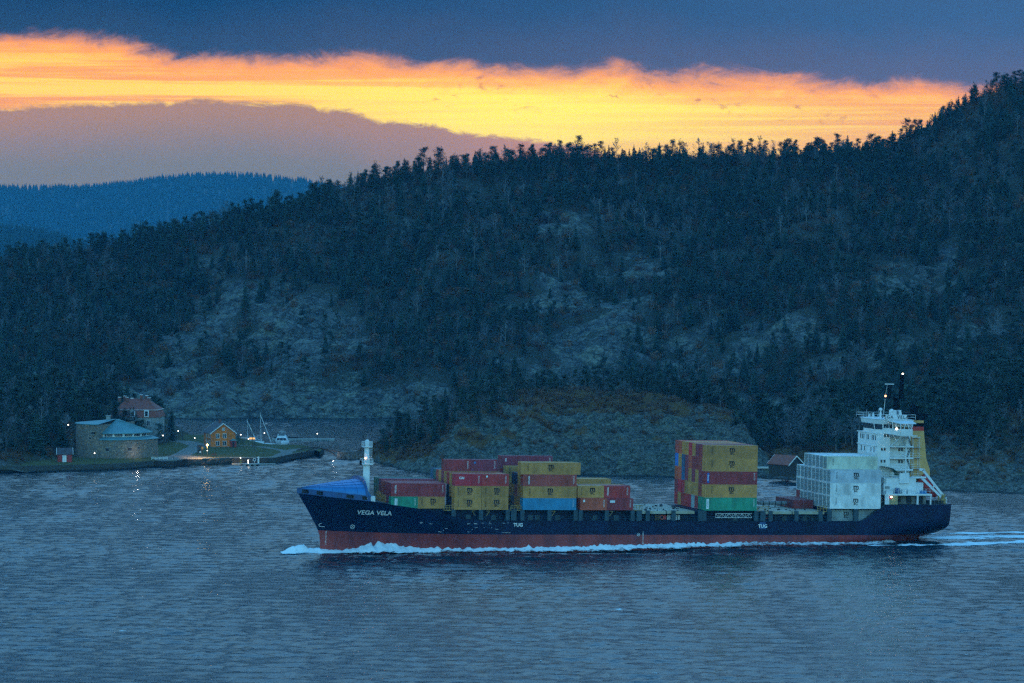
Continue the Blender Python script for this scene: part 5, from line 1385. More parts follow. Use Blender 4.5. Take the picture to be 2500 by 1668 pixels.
def bow_wave():
    v, f, a = [], [], []; ss = np.arange(-93.5, 46, .42); nd = 9; R = np.random.RandomState(3)
    for i, s in enumerate(ss):
        c = float(CREST(s)); wd = (2.6 + 1.3*c) if s < -66 else 2.4 + 1.1*math.sin(s*.21)**2 + max(0, s - 5)*.05
        off = 0.0 if s > -66 else .0
        if s > 8: off = 1.6*sstep(8, 30, s)
        jag = 1 + .42*float(fbm(np.array([s*.9]), np.array([0.]), 5, 3)[0])
        for k in range(nd):
            q = k/(nd - 1); x, y = w_xy(s, -.25 + off + q*wd if s > -85 else -2.2 + q*4.6)
            prof = (1 - q)**.8 if s > -85 else math.sin(math.pi*min(q*1.15 + .05, 1))
            z = float(wave(np.array(x), np.array(y)))*.6 + .10 + c*jag*prof*(.86 + .28*R.rand())
            v.append((x, y, z)); a.append((.80 if s < -60 else .66 if s < 8 else .56)*(1 - .55*q**3) if s > -84 else .82*(1 - .3*q))
    n = len(ss)
    for i in range(n - 1):
        for k in range(nd - 1): b = i*nd + k; f.append((b, b + 1, b + nd + 1, b + nd))
    m = MB(); m.v, m.f = v, f
    o = m.obj('bow_wave', M_FOAM, smooth=True, label='white breaking bow wave and foam along the ship side', cat='foam', kind='stuff'); attr_mesh(o, a)
bow_wave()
def wake():
    v, f, a = [], [], []; ss = np.arange(28, 150, .6); ts = np.arange(-11, 24.1, .7)
    for s in ss:
        for t in ts:
            p = world(s, t, s*_st/_ct); x, y = p.x, p.y
            e1 = math.exp(-((t + 3.0 + .02*(s - 50))/3.2)**2); e2 = math.exp(-((t - 11)/8.0)**2)*float(sstep(53, 58, s)); e3 = math.exp(-((t - 22)/3.0)**2)*float(sstep(53, 58, s))
            fade = float(sstep(28, 40, s))
            if s < 55 and t > -.2: e1 = 0
            v.append((x, y, float(wave(np.array(x), np.array(y))) + .07)); a.append(fade*max(.68*e1, .60*e2, .70*e3) + .02)
    n, m_ = len(ss), len(ts)
    for i in range(n - 1):
        for k in range(m_ - 1): b = i*m_ + k; f.append((b, b + 1, b + m_ + 1, b + m_))
    m = MB(); m.v, m.f = v, f
    o = m.obj('wake', M_FOAM, smooth=True, label='streaked white wake on the water behind the ship', cat='foam', kind='stuff'); attr_mesh(o, a)
wake()
def whitecaps():
    v, f, a = [], [], []; R = random.Random(8)
    spots = [at(px, py) for px, py in ((15,1408),(35,1402),(45,1398),(300,1541),(180,1638),(110,1640),(955,1368),(965,1366),(1265,1570),(1320,1615),(1650,1631),(1510,1488),(1570,1480),(1925,1572),(560,1508),(2030,1655),(1600,1642),(2360,1600))]
    for x0, y0, _ in spots:
        L = R.uniform(1.0, 3.0); b0 = len(v); n = 8
        for i in range(n):
            for j in range(3):
                x = x0 + (i/(n-1) - .5)*L; y = y0 + (j - 1)*.45 + R.uniform(-.15, .15)
                v.append((x, y, float(wave(np.array(x), np.array(y))) + .06)); a.append(.62*math.sin(math.pi*i/(n-1))*(1 if j == 1 else .75))
        for i in range(n-1):
            for j in range(2): b = b0 + i*3 + j; f.append((b, b+1, b+4, b+3))
    m = MB(); m.v, m.f = v, f
    o = m.obj('whitecaps', M_FOAM, label='small white foam crests scattered on the open water', cat='foam', kind='stuff'); attr_mesh(o, a)
whitecaps()
# ------------------------------------------------------------------ fort island: quay, fort, houses, lamps, boats, footbridge
FRONT = [(-120,1158),(-60,1156.5),(0,1154.7),(115,1152),(230,1149),(300,1147),(373,1140.5),(420,1142.5),(447,1137.5),(490,1136),(566,1133),(657,1133),(680,1131.6),(696,1127),(729,1120.6),(768,1114),(792,1107)]
BACK = [(-120,1088),(-60,1086),(300,1078),(400,1061),(500,1061.5),(590,1070),(650,1085),(735,1086.5),(760,1091),(792,1103.5)]
fpts = np.array([at(x, y, 0)[:2] for x, y in FRONT]); bpts = np.array([at(x, y, 2.5)[:2] for x, y in BACK])
fY = lambda X: np.interp(X, fpts[:,0], fpts[:,1]); bY = lambda X: np.interp(X, bpts[:,0], bpts[:,1])
def quay_z(X, Y): return 1.95 + .55*sstep(2, 14, Y - fY(X)) + .10*fbm(X/5., Y/5., 121, 3)*sstep(1, 4, Y - fY(X))
PATHS = [([(-60,1143),(60,1139.5),(115,1136.8),(240,1131.3),(330,1127),(400,1122),(470,1118.5),(520,1116.5),(600,1115),(670,1112.5),(697,1106),(690,1101),(640,1092.5),(600,1089),(575,1089)], 1.15), ([(440,1114),(462,1102),(488,1089),(455,1080),(415,1077)], 3.0), ([(405,1119),(440,1115),(490,1116)], 3.6), ([(697,1106),(715,1099),(728,1097)], 1.3)]
def path_mask(X, Y, Z):
    m = 0*X
    for pl_, w in PATHS:
        q = np.array([at(x, y, 2.35)[:2] for x, y in pl_])
        for a, b in zip(q[:-1], q[1:]):
            d = b - a; t = np.clip(((X - a[0])*d[0] + (Y - a[1])*d[1])/(d @ d), 0, 1)
            r = np.hypot(X - a[0] - t*d[0], (Y - a[1] - t*d[1])*.75); m = np.maximum(m, 1 - sstep(w*.8, w*1.25, r))
    return m
M_QUAY = land_material('quay_lawn', (0.30,0.285,0.25), (0.22,0.21,0.185), (0.070,0.085,0.022), (0.12,0.105,0.035), 1.6, False, crack_amt=.25)
def build_quay():
    xs = np.unique(np.concatenate([np.arange(-184, -60.5, .9), fpts[:,0]])); xs = xs[(xs >= fpts[0,0]) & (xs <= fpts[-1,0])]
    n = 40; X = np.repeat(xs[None], n, 0); q = (np.linspace(0, 1, n)**1.5)[:, None]; Y = fY(xs)[None] + q*(bY(xs) - fY(xs))[None]
    Z = quay_z(X, Y); rows = [[(X[j,i], Y[j,i], Z[j,i]) for i in range(len(xs))] for j in range(n)]
    o = MB().grid(rows).obj('quay_lawn', M_QUAY, kind='structure', smooth=True); attr_mesh(o, path_mask(X, Y, Z).ravel())
    R = np.random.RandomState(9); wl = MB(); zs = [-1.0, -.2, .45, 1.05, 1.6, 1.97]
    x2 = np.arange(xs[0], xs[-1], .75); wl.grid([[(x, float(fY(x)) - .10 - .5*(1.97 - z)*.25 + R.uniform(-.10, .10)*(z < 1.9), z + R.uniform(-.05, .05)*(z < 1.9)) for x in x2] for z in zs])
    wl.add([(xs[-1], float(fY(xs[-1])) - .1, -1), (xs[-1], float(bY(xs[-1])) + .2, -1), (xs[-1], float(bY(xs[-1])) + .2, 1.97), (xs[-1], float(fY(xs[-1])) - .1, 1.97)], [(0,1,2,3)])
    w = wl.obj('quay_wall', M_STONE, label='rough dark stone quay wall along the left waterfront', cat='wall')
    cp = MB(); x3 = np.arange(at(494, 1120, 2)[0], xs[-1], 1.6)
    for a, b in zip(x3[:-1], x3[1:]):
        ya, yb = float(fY(a)) - .14, float(fY(b)) - .14; cp.add([(a, ya, 1.9), (b - .04, yb, 1.9), (b - .04, yb, 2.12), (a, ya, 2.12), (a, ya + .5, 2.12), (b - .04, yb + .5, 2.12)], [(0,1,2,3), (3,2,5,4)])
    cp.obj('coping', M_COPE, w)
    wd = MB(); xa, xb = at(374, 1128, 2)[0], at(448, 1128, 2)[0]
    for x in np.arange(xa, xb, .5): wd.box(x, x + .42, float(fY(x)) - .32, float(fY(x)) - .22, -.6, 2.05)
    for z in (.5, 1.2, 1.8):
        for x in np.arange(xa, xb, 1.0): wd.bar((x, float(fY(x)) - .38, z), (x + 1, float(fY(x + 1)) - .38, z), .09, n=4)
    wd.obj('timber_facing', M_TIMBER, w)
M_STONE = land_material('quay_stone', (0.17,0.165,0.15), (0.07,0.07,0.065), (0.10,0.10,0.09), (0.07,0.07,0.06), 1.5, True)
M_COPE = material('coping_stone', (0.34,0.33,0.30), 0.85, 0.3, 1.0)
M_TIMBER = material('dark_timber', (0.045,0.038,0.032), 0.85, 0.4, 1.5)
def fort_stone():
    m = bpy.data.materials.new('fort_stone'); m.use_nodes = True; N = NT(m.node_tree); b = N.n['Principled BSDF']
    tc = N.node('ShaderNodeTexCoord').outputs['Object']; mp = N.node('ShaderNodeMapping'); N.put(mp.inputs[0], tc); mp.inputs['Scale'].default_value = (1, 1, 1.5)
    v = N.node('ShaderNodeTexVoronoi', feature='DISTANCE_TO_EDGE'); N.put(v.inputs[0], mp.outputs[0]); v.inputs['Scale'].default_value = 1.45
    c = N.node('ShaderNodeTexVoronoi'); N.put(c.inputs[0], mp.outputs[0]); c.inputs['Scale'].default_value = 1.45
    sp = N.node('ShaderNodeSeparateXYZ'); N.put(sp.inputs[0], c.outputs['Color'])
    n = N.noise(tc, .5, 5, .6)
    col = N.mix(sp.outputs[0], (0.15,0.095,0.06), (0.36,0.25,0.17)); col = N.mix(N.step(sp.outputs[1], .6, .8), col, (0.20,0.175,0.15)); col = N.mix(N.m('MULTIPLY', N.step(n, .4, .65), .45), col, (0.13,0.13,0.11))
    col = N.mix(N.step(v.outputs[0], .0, .09, 1, 0), col, (0.16,0.15,0.13)); N.put(b.inputs['Base Color'], col); b.inputs['Roughness'].default_value = .9
    bp = N.node('ShaderNodeBump'); bp.inputs['Strength'].default_value = .8; bp.inputs['Distance'].default_value = .15; N.put(bp.inputs['Height'], N.step(v.outputs[0], 0, .14)); N.l.new(bp.outputs[0], b.inputs['Normal'])
    return m
M_FORT = fort_stone()
M_COPPER = material('teal_copper_roof', (0.10,0.26,0.27), 0.6, 0.3, 0.25, col2=(0.07,0.18,0.20))
M_HWHITE = material('house_white_trim', (0.74,0.74,0.72), 0.6, 0.1, 1.0)
M_OCHRE = material('ochre_boarding', (0.78,0.185,0.022), 0.7, 0.25, 0.6, rand=.05)
M_ROOFD = material('dark_roof_tile', (0.075,0.060,0.065), 0.7, 0.35, 1.2)
M_ROOFR = material('red_roof_tile', (0.30,0.075,0.045), 0.75, 0.4, 1.0, col2=(0.16,0.045,0.035))
M_SHED = material('red_boarding', (0.40,0.035,0.028), 0.7, 0.3, 0.9)
M_BRICK = material('chimney_brick', (0.26,0.09,0.06), 0.85, 0.4, 2.0)
M_PLAST = material('pale_plaster', (0.30,0.32,0.31), 0.8, 0.25, 0.5)
M_POST = material('dark_post', (0.03,0.032,0.03), 0.6, 0.2, 1.0)
M_METAL = material('light_metal', (0.55,0.58,0.58), 0.4, 0.2, 1.0)
M_CONC = material('dock_concrete', (0.36,0.37,0.34), 0.8, 0.3, 0.8)
M_ROCKW = material('abutment_stone', (0.20,0.17,0.15), 0.9, 0.5, 1.2, bump=.6)
L_PIER = emitter('pier_lamp', (1.0, 0.68, 0.22), 1.2)
L_SMALL = emitter('path_lamp', (0.95, 0.92, 0.80), 0.55)
L_WARM = emitter('warm_window', (1.0, 0.55, 0.18), 0.10)
build_quay()
def spot_light(name, loc, power, col, r=.15, shade=False):
    l = bpy.data.lights.new(name, 'SPOT' if shade else 'POINT')
    if shade: l.spot_size = math.radians(165); l.spot_blend = .6; l.energy = power; l.color = col; l.shadow_soft_size = r
    o = bpy.data.objects.new(name, l); o.location = loc; link(o)
    if shade: o.rotation_euler = (math.radians(18), 0, 0)
    return o

# round stone fort
def fort():
    cx, cy, _ = at(285.6, 1, 0)[0] if False else ((285.6 - 1250)*1076/F, 1076.0, 0); R0 = 12.6
    root = empty('stone_fort', (cx, cy, 0), 0, 'round stone fort with teal copper roof and warmly lit right side', 'fort')
    A1, A2 = math.radians(-109), math.radians(71); B2 = A1 + 2*math.pi
    MB().lathe([(R0 + .25, 1.6), (R0, 8.1)], (0,0,0), 40, A1, A2).obj('wall', M_FORT, root, label='lower curved stone wall lit orange by a lamp')
    hw = MB().lathe([(R0 + .3, 1.6), (R0, 12.8)], (0,0,0), 40, A2, B2)
    d = Vector((math.cos(A1), math.sin(A1), 0)); n = Vector((-d.y, d.x, 0))
    a, b = d*(R0 + .05), -d*(R0 + .05); hw.add([tuple(p + Vector((0,0,z))) for z in (1.6, 12.8) for p in (a, b)], [(0,1,3,2)])
    hw.obj('wall', M_FORT, root, label='tall curved stone wall on the left')
    MB().lathe([(R0 + .35, 12.75), (R0 + .35, 12.95), (.3, 14.1)], (0,0,0), 40, A2, B2).obj('roof', M_COPPER, root)
    MB().lathe([(R0 + .3, 8.05), (R0 + .3, 8.2), (10.3, 8.95)], (0,0,0), 40, A1, A2).obj('roof', M_COPPER, root, label='low teal skirt roof')
    MB().lathe([(11.0, 9.92), (11.0, 10.1), (.5, 13.95)], (0,0,0), 40, A1, A2).obj('roof', M_COPPER, root, label='sloping teal roof above the window band')
    MB().lathe([(10.2, 8.9), (10.2, 10.0)], (0,0,0), 40, A1, A2).obj('clerestory', M_HWHITE, root)
    seam = MB()
    for k in range(34):
        t = A1 + (A2 - A1)*k/33; seam.bar((10.95*math.cos(t), 10.95*math.sin(t), 10.14), (.6*math.cos(t), .6*math.sin(t), 13.97), .05, n=4)
    seam.obj('roof_seam', M_COPPER, root)
    k = 0; t = A1 + .07
    while t < A2 - .12:
        ww = .235; m = MB().lathe([(10.27, 9.08), (10.27, 9.82)], (0,0,0), 5, t, t + ww); w = m.obj('window', M_GLASS, root)
        br = MB()
        for q in range(1, 5): u = t + ww*q/5; br.bar((10.3*math.cos(u), 10.3*math.sin(u), 9.08), (10.3*math.cos(u), 10.3*math.sin(u), 9.82), .03, n=4)
        br.obj('glazing_bar', M_HWHITE, w); t += .305
    for th, z, sx, sz in ((-65.5, 5.3, .62, .5), (-97, 5.2, .5, .45), (-76, 4.4, .22, .22), (-52, 5.6, .25, .3), (-54, 7.0, .22, .18), (-118.5, 10.2, .7, .35), (-124, 8.6, .35, .3)):
        u = math.radians(th); c = Vector((math.cos(u)*(R0 + .12), math.sin(u)*(R0 + .12), z)); s_ = Vector((-math.sin(u), math.cos(u), 0))*sx; v = Vector((0,0,sz)); o_ = Vector((math.cos(u), math.sin(u), 0))*.10
        w = MB().add([c - s_ - v, c + s_ - v, c + s_ + v, c - s_ + v], [(0,1,2,3)]).obj('window', M_DARK, root)
        MB().bar(c - s_*1.15 - v*1.2 + o_, c + s_*1.15 - v*1.2 + o_, .12, n=4).bar(c - s_*1.15 + v*1.2 + o_, c + s_*1.15 + v*1.2 + o_, .12, n=4).obj('sill', M_COPE, w)
    MB().box(-3.2, -2.0, -1.2, 0, 13.2, 15.0).box(-3.4, -1.8, -1.4, .2, 15.0, 15.2).obj('chimney', M_PLAST, root)
    fx, fy = cx + 14.6*math.cos(math.radians(-59)), cy + 14.6*math.sin(math.radians(-59))
    spot_light('fort_floodlight', (fx, fy - .8, 4.6), 150, (1.0, 0.42, 0.10), .2)
fort()

def gable_house(name, loc, rz, w, d, hw, rise, wall, roof, label, cat, over=.45, chimney=None, group=None):
    """front gable on -y, width along x"""
    root = empty(name, loc, rz, label, cat, group)
    pf = [(-w/2, 0), (w/2, 0), (w/2, hw), (0, hw + rise), (-w/2, hw)]
    MB().prism(pf, 1, 0, d).obj('wall', wall, root)
    rf = MB()
    for sg in (-1, 1):
        k = over; e = (sg*(w/2 + k), hw - k*rise/(w/2)); t = (0, hw + rise)
        vs = [(e[0], -k, e[1] + .06), (t[0], -k, t[1] + .06), (t[0], d + k, t[1] + .06), (e[0], d + k, e[1] + .06)]
        rf.add(vs + [(x, y, z + .16) for x, y, z in vs], [(3,2,1,0), (4,5,6,7), (0,1,5,4), (1,2,6,5), (2,3,7,6), (3,0,4,7)])
    r = rf.obj('roof', roof, root)
    vb = MB()
    for sg in (-1, 1):
        for y in (-over - .06, d + over): vb.add([(sg*(w/2 + over), y, hw - over*rise/(w/2) - .12), (0, y, hw + rise - .06), (0, y, hw + rise + .28), (sg*(w/2 + over), y, hw - over*rise/(w/2) + .22)] + [(sg*(w/2 + over), y + .06, hw - over*rise/(w/2) - .12), (0, y + .06, hw + rise - .06), (0, y + .06, hw + rise + .28), (sg*(w/2 + over), y + .06, hw - over*rise/(w/2) + .22)], [(0,1,2,3), (7,6,5,4), (0,4,5,1), (3,2,6,7)])
    vb.obj('bargeboard', M_HWHITE, root)
    return root, r
def hwindow(root, x, z, w, h, y=-.02, side=None, glass=None):
    g = MB(); f = MB()
    def bx(mb, a0, a1, z0, z1, o0, o1):
        if side is None: mb.box(a0, a1, y - o1, y - o0, z0, z1)
        else: mb.box(side - o1, side - o0, a0, a1, z0, z1)
    bx(g, x - w/2, x + w/2, z, z + h, .0, .03); t = .10
    for a0, a1, z0, z1 in ((x - w/2 - t, x + w/2 + t, z - t, z), (x - w/2 - t, x + w/2 + t, z + h, z + h + t), (x - w/2 - t, x - w/2, z, z + h), (x + w/2, x + w/2 + t, z, z + h), (x - .05, x + .05, z, z + h)): bx(f, a0, a1, z0, z1, .01, .07)
    o = g.obj('window', glass or M_GLASS, root); f.obj('frame', M_HWHITE, o)
hx, hy, _ = at(545, 1092.6, 2.4)
H, _r = gable_house('ochre_house', (hx, hy, 2.35), math.radians(15), 8.1, 13.5, 4.75, 3.0, M_OCHRE, M_ROOFD, 'two storey ochre boarded house with white windows near the lit pier lamp', 'house')
for x, z in ((-1.85, .75), (.45, .75), (-1.85, 3.15), (.45, 3.15)): hwindow(H, x, z, 1.0, 1.3)
hwindow(H, .15, 5.6, .7, .75, glass=M_PLAST)
for y in (1.8, 5.0, 8.2): hwindow(H, y, .8, 1.0, 1.5, side=-4.06); hwindow(H, y, 3.1, 1.0, 1.3, side=-4.06)
pch = MB().box(2.35, 4.05, -1.6, -.05, 0, 2.3).obj('porch', M_SHED, H); MB().prism([(2.05, 2.3), (4.35, 2.3), (3.2, 2.95)], 1, -1.9, -.05).obj('roof', M_COPPER, pch); MB().box(2.7, 3.4, -1.64, -1.6, .1, 2.0).obj('door', M_DARK, pch)
MB().box(-.4, .4, 5.5, 6.3, 7.3, 8.9).obj('chimney', M_BRICK, H)
MB().box(-4.08, 4.08, -.05, 13.55, -.6, .3).obj('plinth', M_COPE, H)
# red shed by the fort
sx, sy, _ = at(141, 1129.2, 2.2)
SHD = empty('red_shed', (sx, sy, 2.1), math.radians(9), 'small red boathouse shed with white double door and dark roof', 'shed')
MB().prism([(0, 0), (4.6, 0), (4.6, 2.6), (2.3, 4.2), (0, 2.6)], 0, 0, 4.3).obj('wall', M_SHED, SHD)
rf = MB()
for y0, z0, y1, z1 in ((-.35, 2.42, 2.3, 4.28), (4.95, 2.42, 2.3, 4.28)):
    vs = [(-.3, y0, z0), (4.6, y0, z0), (4.6, y1, z1), (-.3, y1, z1)]; rf.add(vs + [(x, y, z + .12) for x, y, z in vs], [(0,1,2,3), (7,6,5,4), (0,4,5,1), (1,5,6,2), (2,6,7,3), (3,7,4,0)])
rf.obj('roof', M_ROOFD, SHD)
bb = MB()
for x in (-.34, 4.62): bb.bar((x, -.4, 2.5), (x, 2.3, 4.4), .07, n=4).bar((x, 5.0, 2.5), (x, 2.3, 4.4), .07, n=4)
bb.obj('bargeboard', M_HWHITE, SHD)
for k in range(2): MB().box(1.4 + k*.62, 1.99 + k*.62, -.07, -.01, .02, 2.25).obj('door', M_HWHITE, SHD)
# red roofed mansion on the bank
def mansion():
    cx = (332 - 1250)*1150/F; root = empty('mansion', (cx, 1146, 0), math.radians(-6), 'large pale mansion with steep red roof and brick chimneys behind the fort', 'house')
    w, d = 15.6, 11.0
    MB().box(-w/2, w/2, 0, d, 4.0, 11.3).obj('wall', M_PLAST, root)
    q = lambda x, y, z: (x, y, z)
    l0 = [(-w/2 - .3, -.3, 11.2), (w/2 + .3, -.3, 11.2), (w/2 + .3, d + .3, 11.2), (-w/2 - .3, d + .3, 11.2)]; l1 = [(-w/2 + .5, .5, 13.6), (w/2 - .5, .5, 13.6), (w/2 - .5, d - .5, 13.6), (-w/2 + .5, d - .5, 13.6)]
    MB().add(l0 + l1, [(0,1,5,4), (1,2,6,5), (2,3,7,6), (3,0,4,7)]).obj('mansard', M_ROOFR, root)
    e = .25; l2 = [(x + (e if x > 0 else -e), y + (e if y > d/2 else -e), z + .05) for x, y, z in l1]; rg = [(-3.4, d/2, 17.2), (3.0, d/2, 17.2)]
    rf = MB().add(l2 + rg, [(0,1,5,4), (1,2,5), (2,3,4,5), (3,0,4)]).obj('roof', M_ROOFR, root)
    tr = MB()
    for a, b in zip(l2, l2[1:] + l2[:1]): tr.bar(a, b, .10, n=4)
    tr.obj('cornice', M_HWHITE, root)
    for x, y, z in ((-6.0, 4, 17.6), (-4.8, 7, 17.9), (-3.4, 4, 17.6), (-2.2, 6, 17.2), (1.2, 5, 18.4), (2.6, 7, 18.0), (3.8, 5, 17.4)):
        c = MB().box(x - .42, x + .42, y - .42, y + .42, 14.0, z).obj('chimney', M_BRICK, root); MB().box(x - .5, x + .5, y - .5, y + .5, z, z + .16).obj('cap', M_HWHITE, c)
    for x in (4.0, -.6):
        dm = MB().box(x - .75, x + .75, -.25, 1.0, 11.35, 13.5).obj('dormer', M_HWHITE, root); MB().box(x - .45, x + .45, -.30, -.26, 11.6, 13.2).obj('pane', M_GLASS, dm)
    for x in (-5.6, -2.4, 1.0, 4.6):
        for z in (5.2, 8.4): hwindow(root, x, z, 1.0, 1.7)
mansion()

for k, (px, py, sc, kd) in enumerate(((292,1052,.95,'bare'),(312,1056,1.0,'bare'),(330,1060,.9,'spruce'),(343,1064,.75,'pine'),(300,1060,.8,'pine'),(280,1055,1.0,'spruce'),(322,1052,1.1,'bare'),(352,1070,.6,'bare'),(366,1076,.6,'bare'),(388,1074,.75,'pine'),(402,1078,.7,'bare'))):
    Yt = 1138.5 + (k % 3)*1.5; Xt = (px - 1250)*Yt/F; zt_ = float(bank_z(np.array([Xt]), np.array([Yt]))[0])
    plant(kd, Xt, Yt, zt_ - .2, sc, 1.15, k % 4, k*1.3, {'bare': 'bare tree', 'spruce': 'dark spruce', 'pine': 'dark pine'}[kd] + ' standing before the red roofed mansion' + (', left half' if px < 325 else ', right half'), 'trees before the mansion')
# lamps and posts
def lamp(px, py0, py1, label, z0=2.3, post=True, mat=None, r=.16, arm=0.0, light=None, base_white=False):
    x, y, z = at(px, py0, z0); h = (py0 - py1)*y/F
    root = empty('street_lamp', (x, y, z), 0, label, 'lamp', 'lamps along the left waterfront')
    MB().bar((0,0,-.2), (0,0,h), .075, .05, n=6).obj('post', M_HWHITE if base_white else M_POST, root)
    if arm: MB().bar((0,0,h), (arm,0,h+.1), .04, n=4).obj('arm', M_POST, root)
    MB().ball((arm, 0, h + .06), r, 5).obj('lantern', mat or L_SMALL, root)
    if light: spot_light('lamp_glow', (x + arm, y - .35, z + h - .1), *light)
lamp(506, 1117, 1087, 'bright yellow pier lamp beside the notice boards below the ochre house', mat=L_PIER, r=.30, light=(560, (1.0, 0.60, 0.20), .25, True))
lamp(231, 1134, 1107, 'white lamp on a dark post before the fort wall')
lamp(398, 1123, 1064, 'tall white lamp by the right side of the fort')
lamp(435, 1081, 1053, 'white lamp beside the trees left of the ochre house')
lamp(475.5, 1076, 1070, 'short white lamp on the lawn left of the ochre house')
lamp(588, 1086, 1062, 'white lamp right behind the ochre house')
lamp(606.6, 1086, 1072, 'low white lamp near the foot of the left sailing mast')
lamp(645.5, 1086, 1058, 'white lamp between the tall sailing mast and the motor yacht')
lamp(774.7, 1092, 1059.5, 'tall lamp standing on the arched footbridge', z0=3.6)
lamp(107, 1100, 1035, 'lamp glowing among dark trees on the far left bank', z0=4.0)
lamp(166.4, 1090, 1038, 'lamp glowing between trees just left of the fort', z0=4.5)
lamp(506, 1113, 1101, 'short white post lamp below the bright pier lamp', base_white=True)
def post(px, py0, py1, label, name='mooring_post', z0=2.1, r=.08, mat=None, cat='post'):
    x, y, z = at(px, py0, z0); o = MB().bar((0,0,-.3), (0,0,(py0 - py1)*y/F), r, n=6).obj(name, mat or M_POST); o.location = (x, y, z); tag(o, label, cat, 'posts along the left waterfront')
post(72, 1140, 1111, 'bare dark post on the shore path at the far left'); post(325, 1129, 1111, 'dark post before the lit fort wall, left of two'); post(349, 1128, 1110, 'dark post before the lit fort wall, right of two')
post(424, 1123, 1114, 'short dark post on the quay edge between fort and house'); post(644, 1117, 1092, 'tall thin post beside the curved path right of the house')
post(616.5, 1096, 1037, 'tall dark flagpole between the two sailing masts', 'flagpole', cat='flagpole'); post(445.5, 1077, 1052, 'dark signpost left of the ochre house', 'signpost', r=.16)
for px, py0, py1, w, h, lb_ in ((487.5, 1110, 1087, .75, 2.5, 'dark notice board with white sheet on the lit quay'), (494, 1113, 1091, .30, .8, 'tall post with small orange lit sign on the quay')):
    x, y, z = at(px, py0, 2.3); r_ = empty('notice_board', (x, y, z), 0, lb_, 'sign'); hh = (py0 - py1)*y/F
    MB().bar((-w + .1, 0, -.2), (-w + .1, 0, hh), .07, n=4).bar((w - .1, 0, -.2), (w - .1, 0, hh), .07, n=4).obj('post', M_POST, r_)
    b_ = MB().box(-w, w, -.06, .06, hh - h, hh).obj('board', M_POST if w > .5 else M_YEL, r_)
    if w > .5: MB().box(-.05, .45, -.09, -.06, hh - h + .1, hh - h + .65).obj('sheet', M_PRINT, b_)
# white rail by the fort, bench
x, y, z = at(370, 1122.5, 2.2); r_ = empty('white_railing', (x, y, z), math.radians(4), 'low white railing on the quay beside the fort', 'railing')
m = MB()
for zz in (.35, .7): m.box(0, 5.0, -.05, .05, zz, zz + .14)
m.obj('rail', M_HWHITE, r_)
for k in range(5): MB().box(k*1.2, k*1.2 + .12, -.06, .06, 0, .8).obj('post', M_HWHITE, r_)
x, y, z = at(516, 1114.5, 2.15); bq = empty('bench', (x, y, z), 0, 'dark bench on the lit quay beside the pier lamp', 'bench'); MB().box(0, 1.5, 0, .45, .40, .48).obj('seat', M_TIMBER, bq); MB().box(0, 1.5, .42, .5, .5, .9).obj('backrest', M_TIMBER, bq)
for q in (.1, 1.3): MB().box(q, q + .1, .05, .4, 0, .4).obj('leg', M_TIMBER, bq)
# round teal shrub and small bare trees on the lawn
x, y, z = at(580, 1088, 2.4)
sh = empty('round_shrub', (x, y, z), 0, 'round teal green shrub behind the right corner of the ochre house', 'shrub'); cl = MB(); tri_cloud(cl, (0,0,1.9), (1.0,1.0,1.6), 500, .35, random.Random(2)); cl.obj('crown', material('teal_shrub', (0.02,0.14,0.10), .8, .3, 1.0), sh); MB().bar((0,0,-.2), (0,0,1), .1, n=5).obj('trunk', M_GREY, sh)
for px, py, sc, lb_ in ((594, 1094, .33, 'small bare tree on the lawn right of the ochre house, left of two'), (622, 1103, .34, 'small bare tree on the lawn right of the ochre house, right of two'), (428, 1079, .55, 'bare tree beside the path between fort and ochre house'), (412, 1082, .6, 'dark bare tree behind the right side of the fort')):
    x, y, z = at(px, py, 2.4); plant('bare', x, y, z, sc, 1.7, 1 + (px % 3), px, lb_, 'small bare trees on the quay lawn')
# floating dock below the quay
dx, dy, _ = at(566, 1131.5, .5); dk_ = empty('floating_dock', (dx, dy - 2.0, 0), 0, 'pale floating dock moored below the ochre house', 'dock')
ln = at(646, 1133, .5)[0] - dx
MB().add([(0, 2.2, .55), (ln*.45, -1.6, .55), (ln*.78, -1.6, .55), (ln*.80, .3, .55), (ln, .4, .55), (ln, 1.8, .55), (ln*.5, 2.0, .55), (0, 2.2, -.3), (ln*.45, -1.6, -.3), (ln*.78, -1.6, -.3), (ln*.80, .3, -.3), (ln, .4, -.3), (ln, 1.8, -.3), (ln*.5, 2.0, -.3)], [(0,1,2,3,4,5,6), (0,7,8,1), (1,8,9,2), (2,9,10,3), (3,10,11,4), (4,11,12,5)]).obj('deck', M_CONC, dk_)
fl = MB(); 
for u in (.3, .45, .6, .75): fl.bar((ln*u, -1.75 if u > .4 else -.4, .15), (ln*u + .8, -1.75 if u > .4 else -.9, .15), .22, n=8)
fl.obj('fender', M_BLACK, dk_)
def dock_item(name, u, v, mb, mat, label, cat): o = mb.obj(name, mat); o.location = (dx + ln*u, dy - 2 + v, .56); return tag(o, label, cat)
dock_item('light_bollard', .27, .6, MB().lathe([(.28, 0), (.18, 1.5), (.1, 1.6)], n=10), M_YEL, 'yellow lit bollard on the left of the floating dock', 'bollard'); 
q = MB().ball((0,0,1.75), .16, 5).obj('lamp', L_SMALL); q.location = (dx + ln*.27, dy - 1.4, .56); tag(q, 'small round lamp on top of the yellow dock bollard', 'lamp')
dock_item('white_bollard', .80, 1.2, MB().lathe([(.26, 0), (.26, 2.0), (.01, 2.1)], n=10), M_HWHITE, 'tall white bollard on the right of the floating dock', 'bollard')
dock_item('dock_lamp', .50, .2, MB().bar((0,0,0), (0,0,.9), .06, n=5).ball((0,0,1.0), .15, 5), L_SMALL, 'low white lamp in the middle of the floating dock', 'lamp')
m = MB()
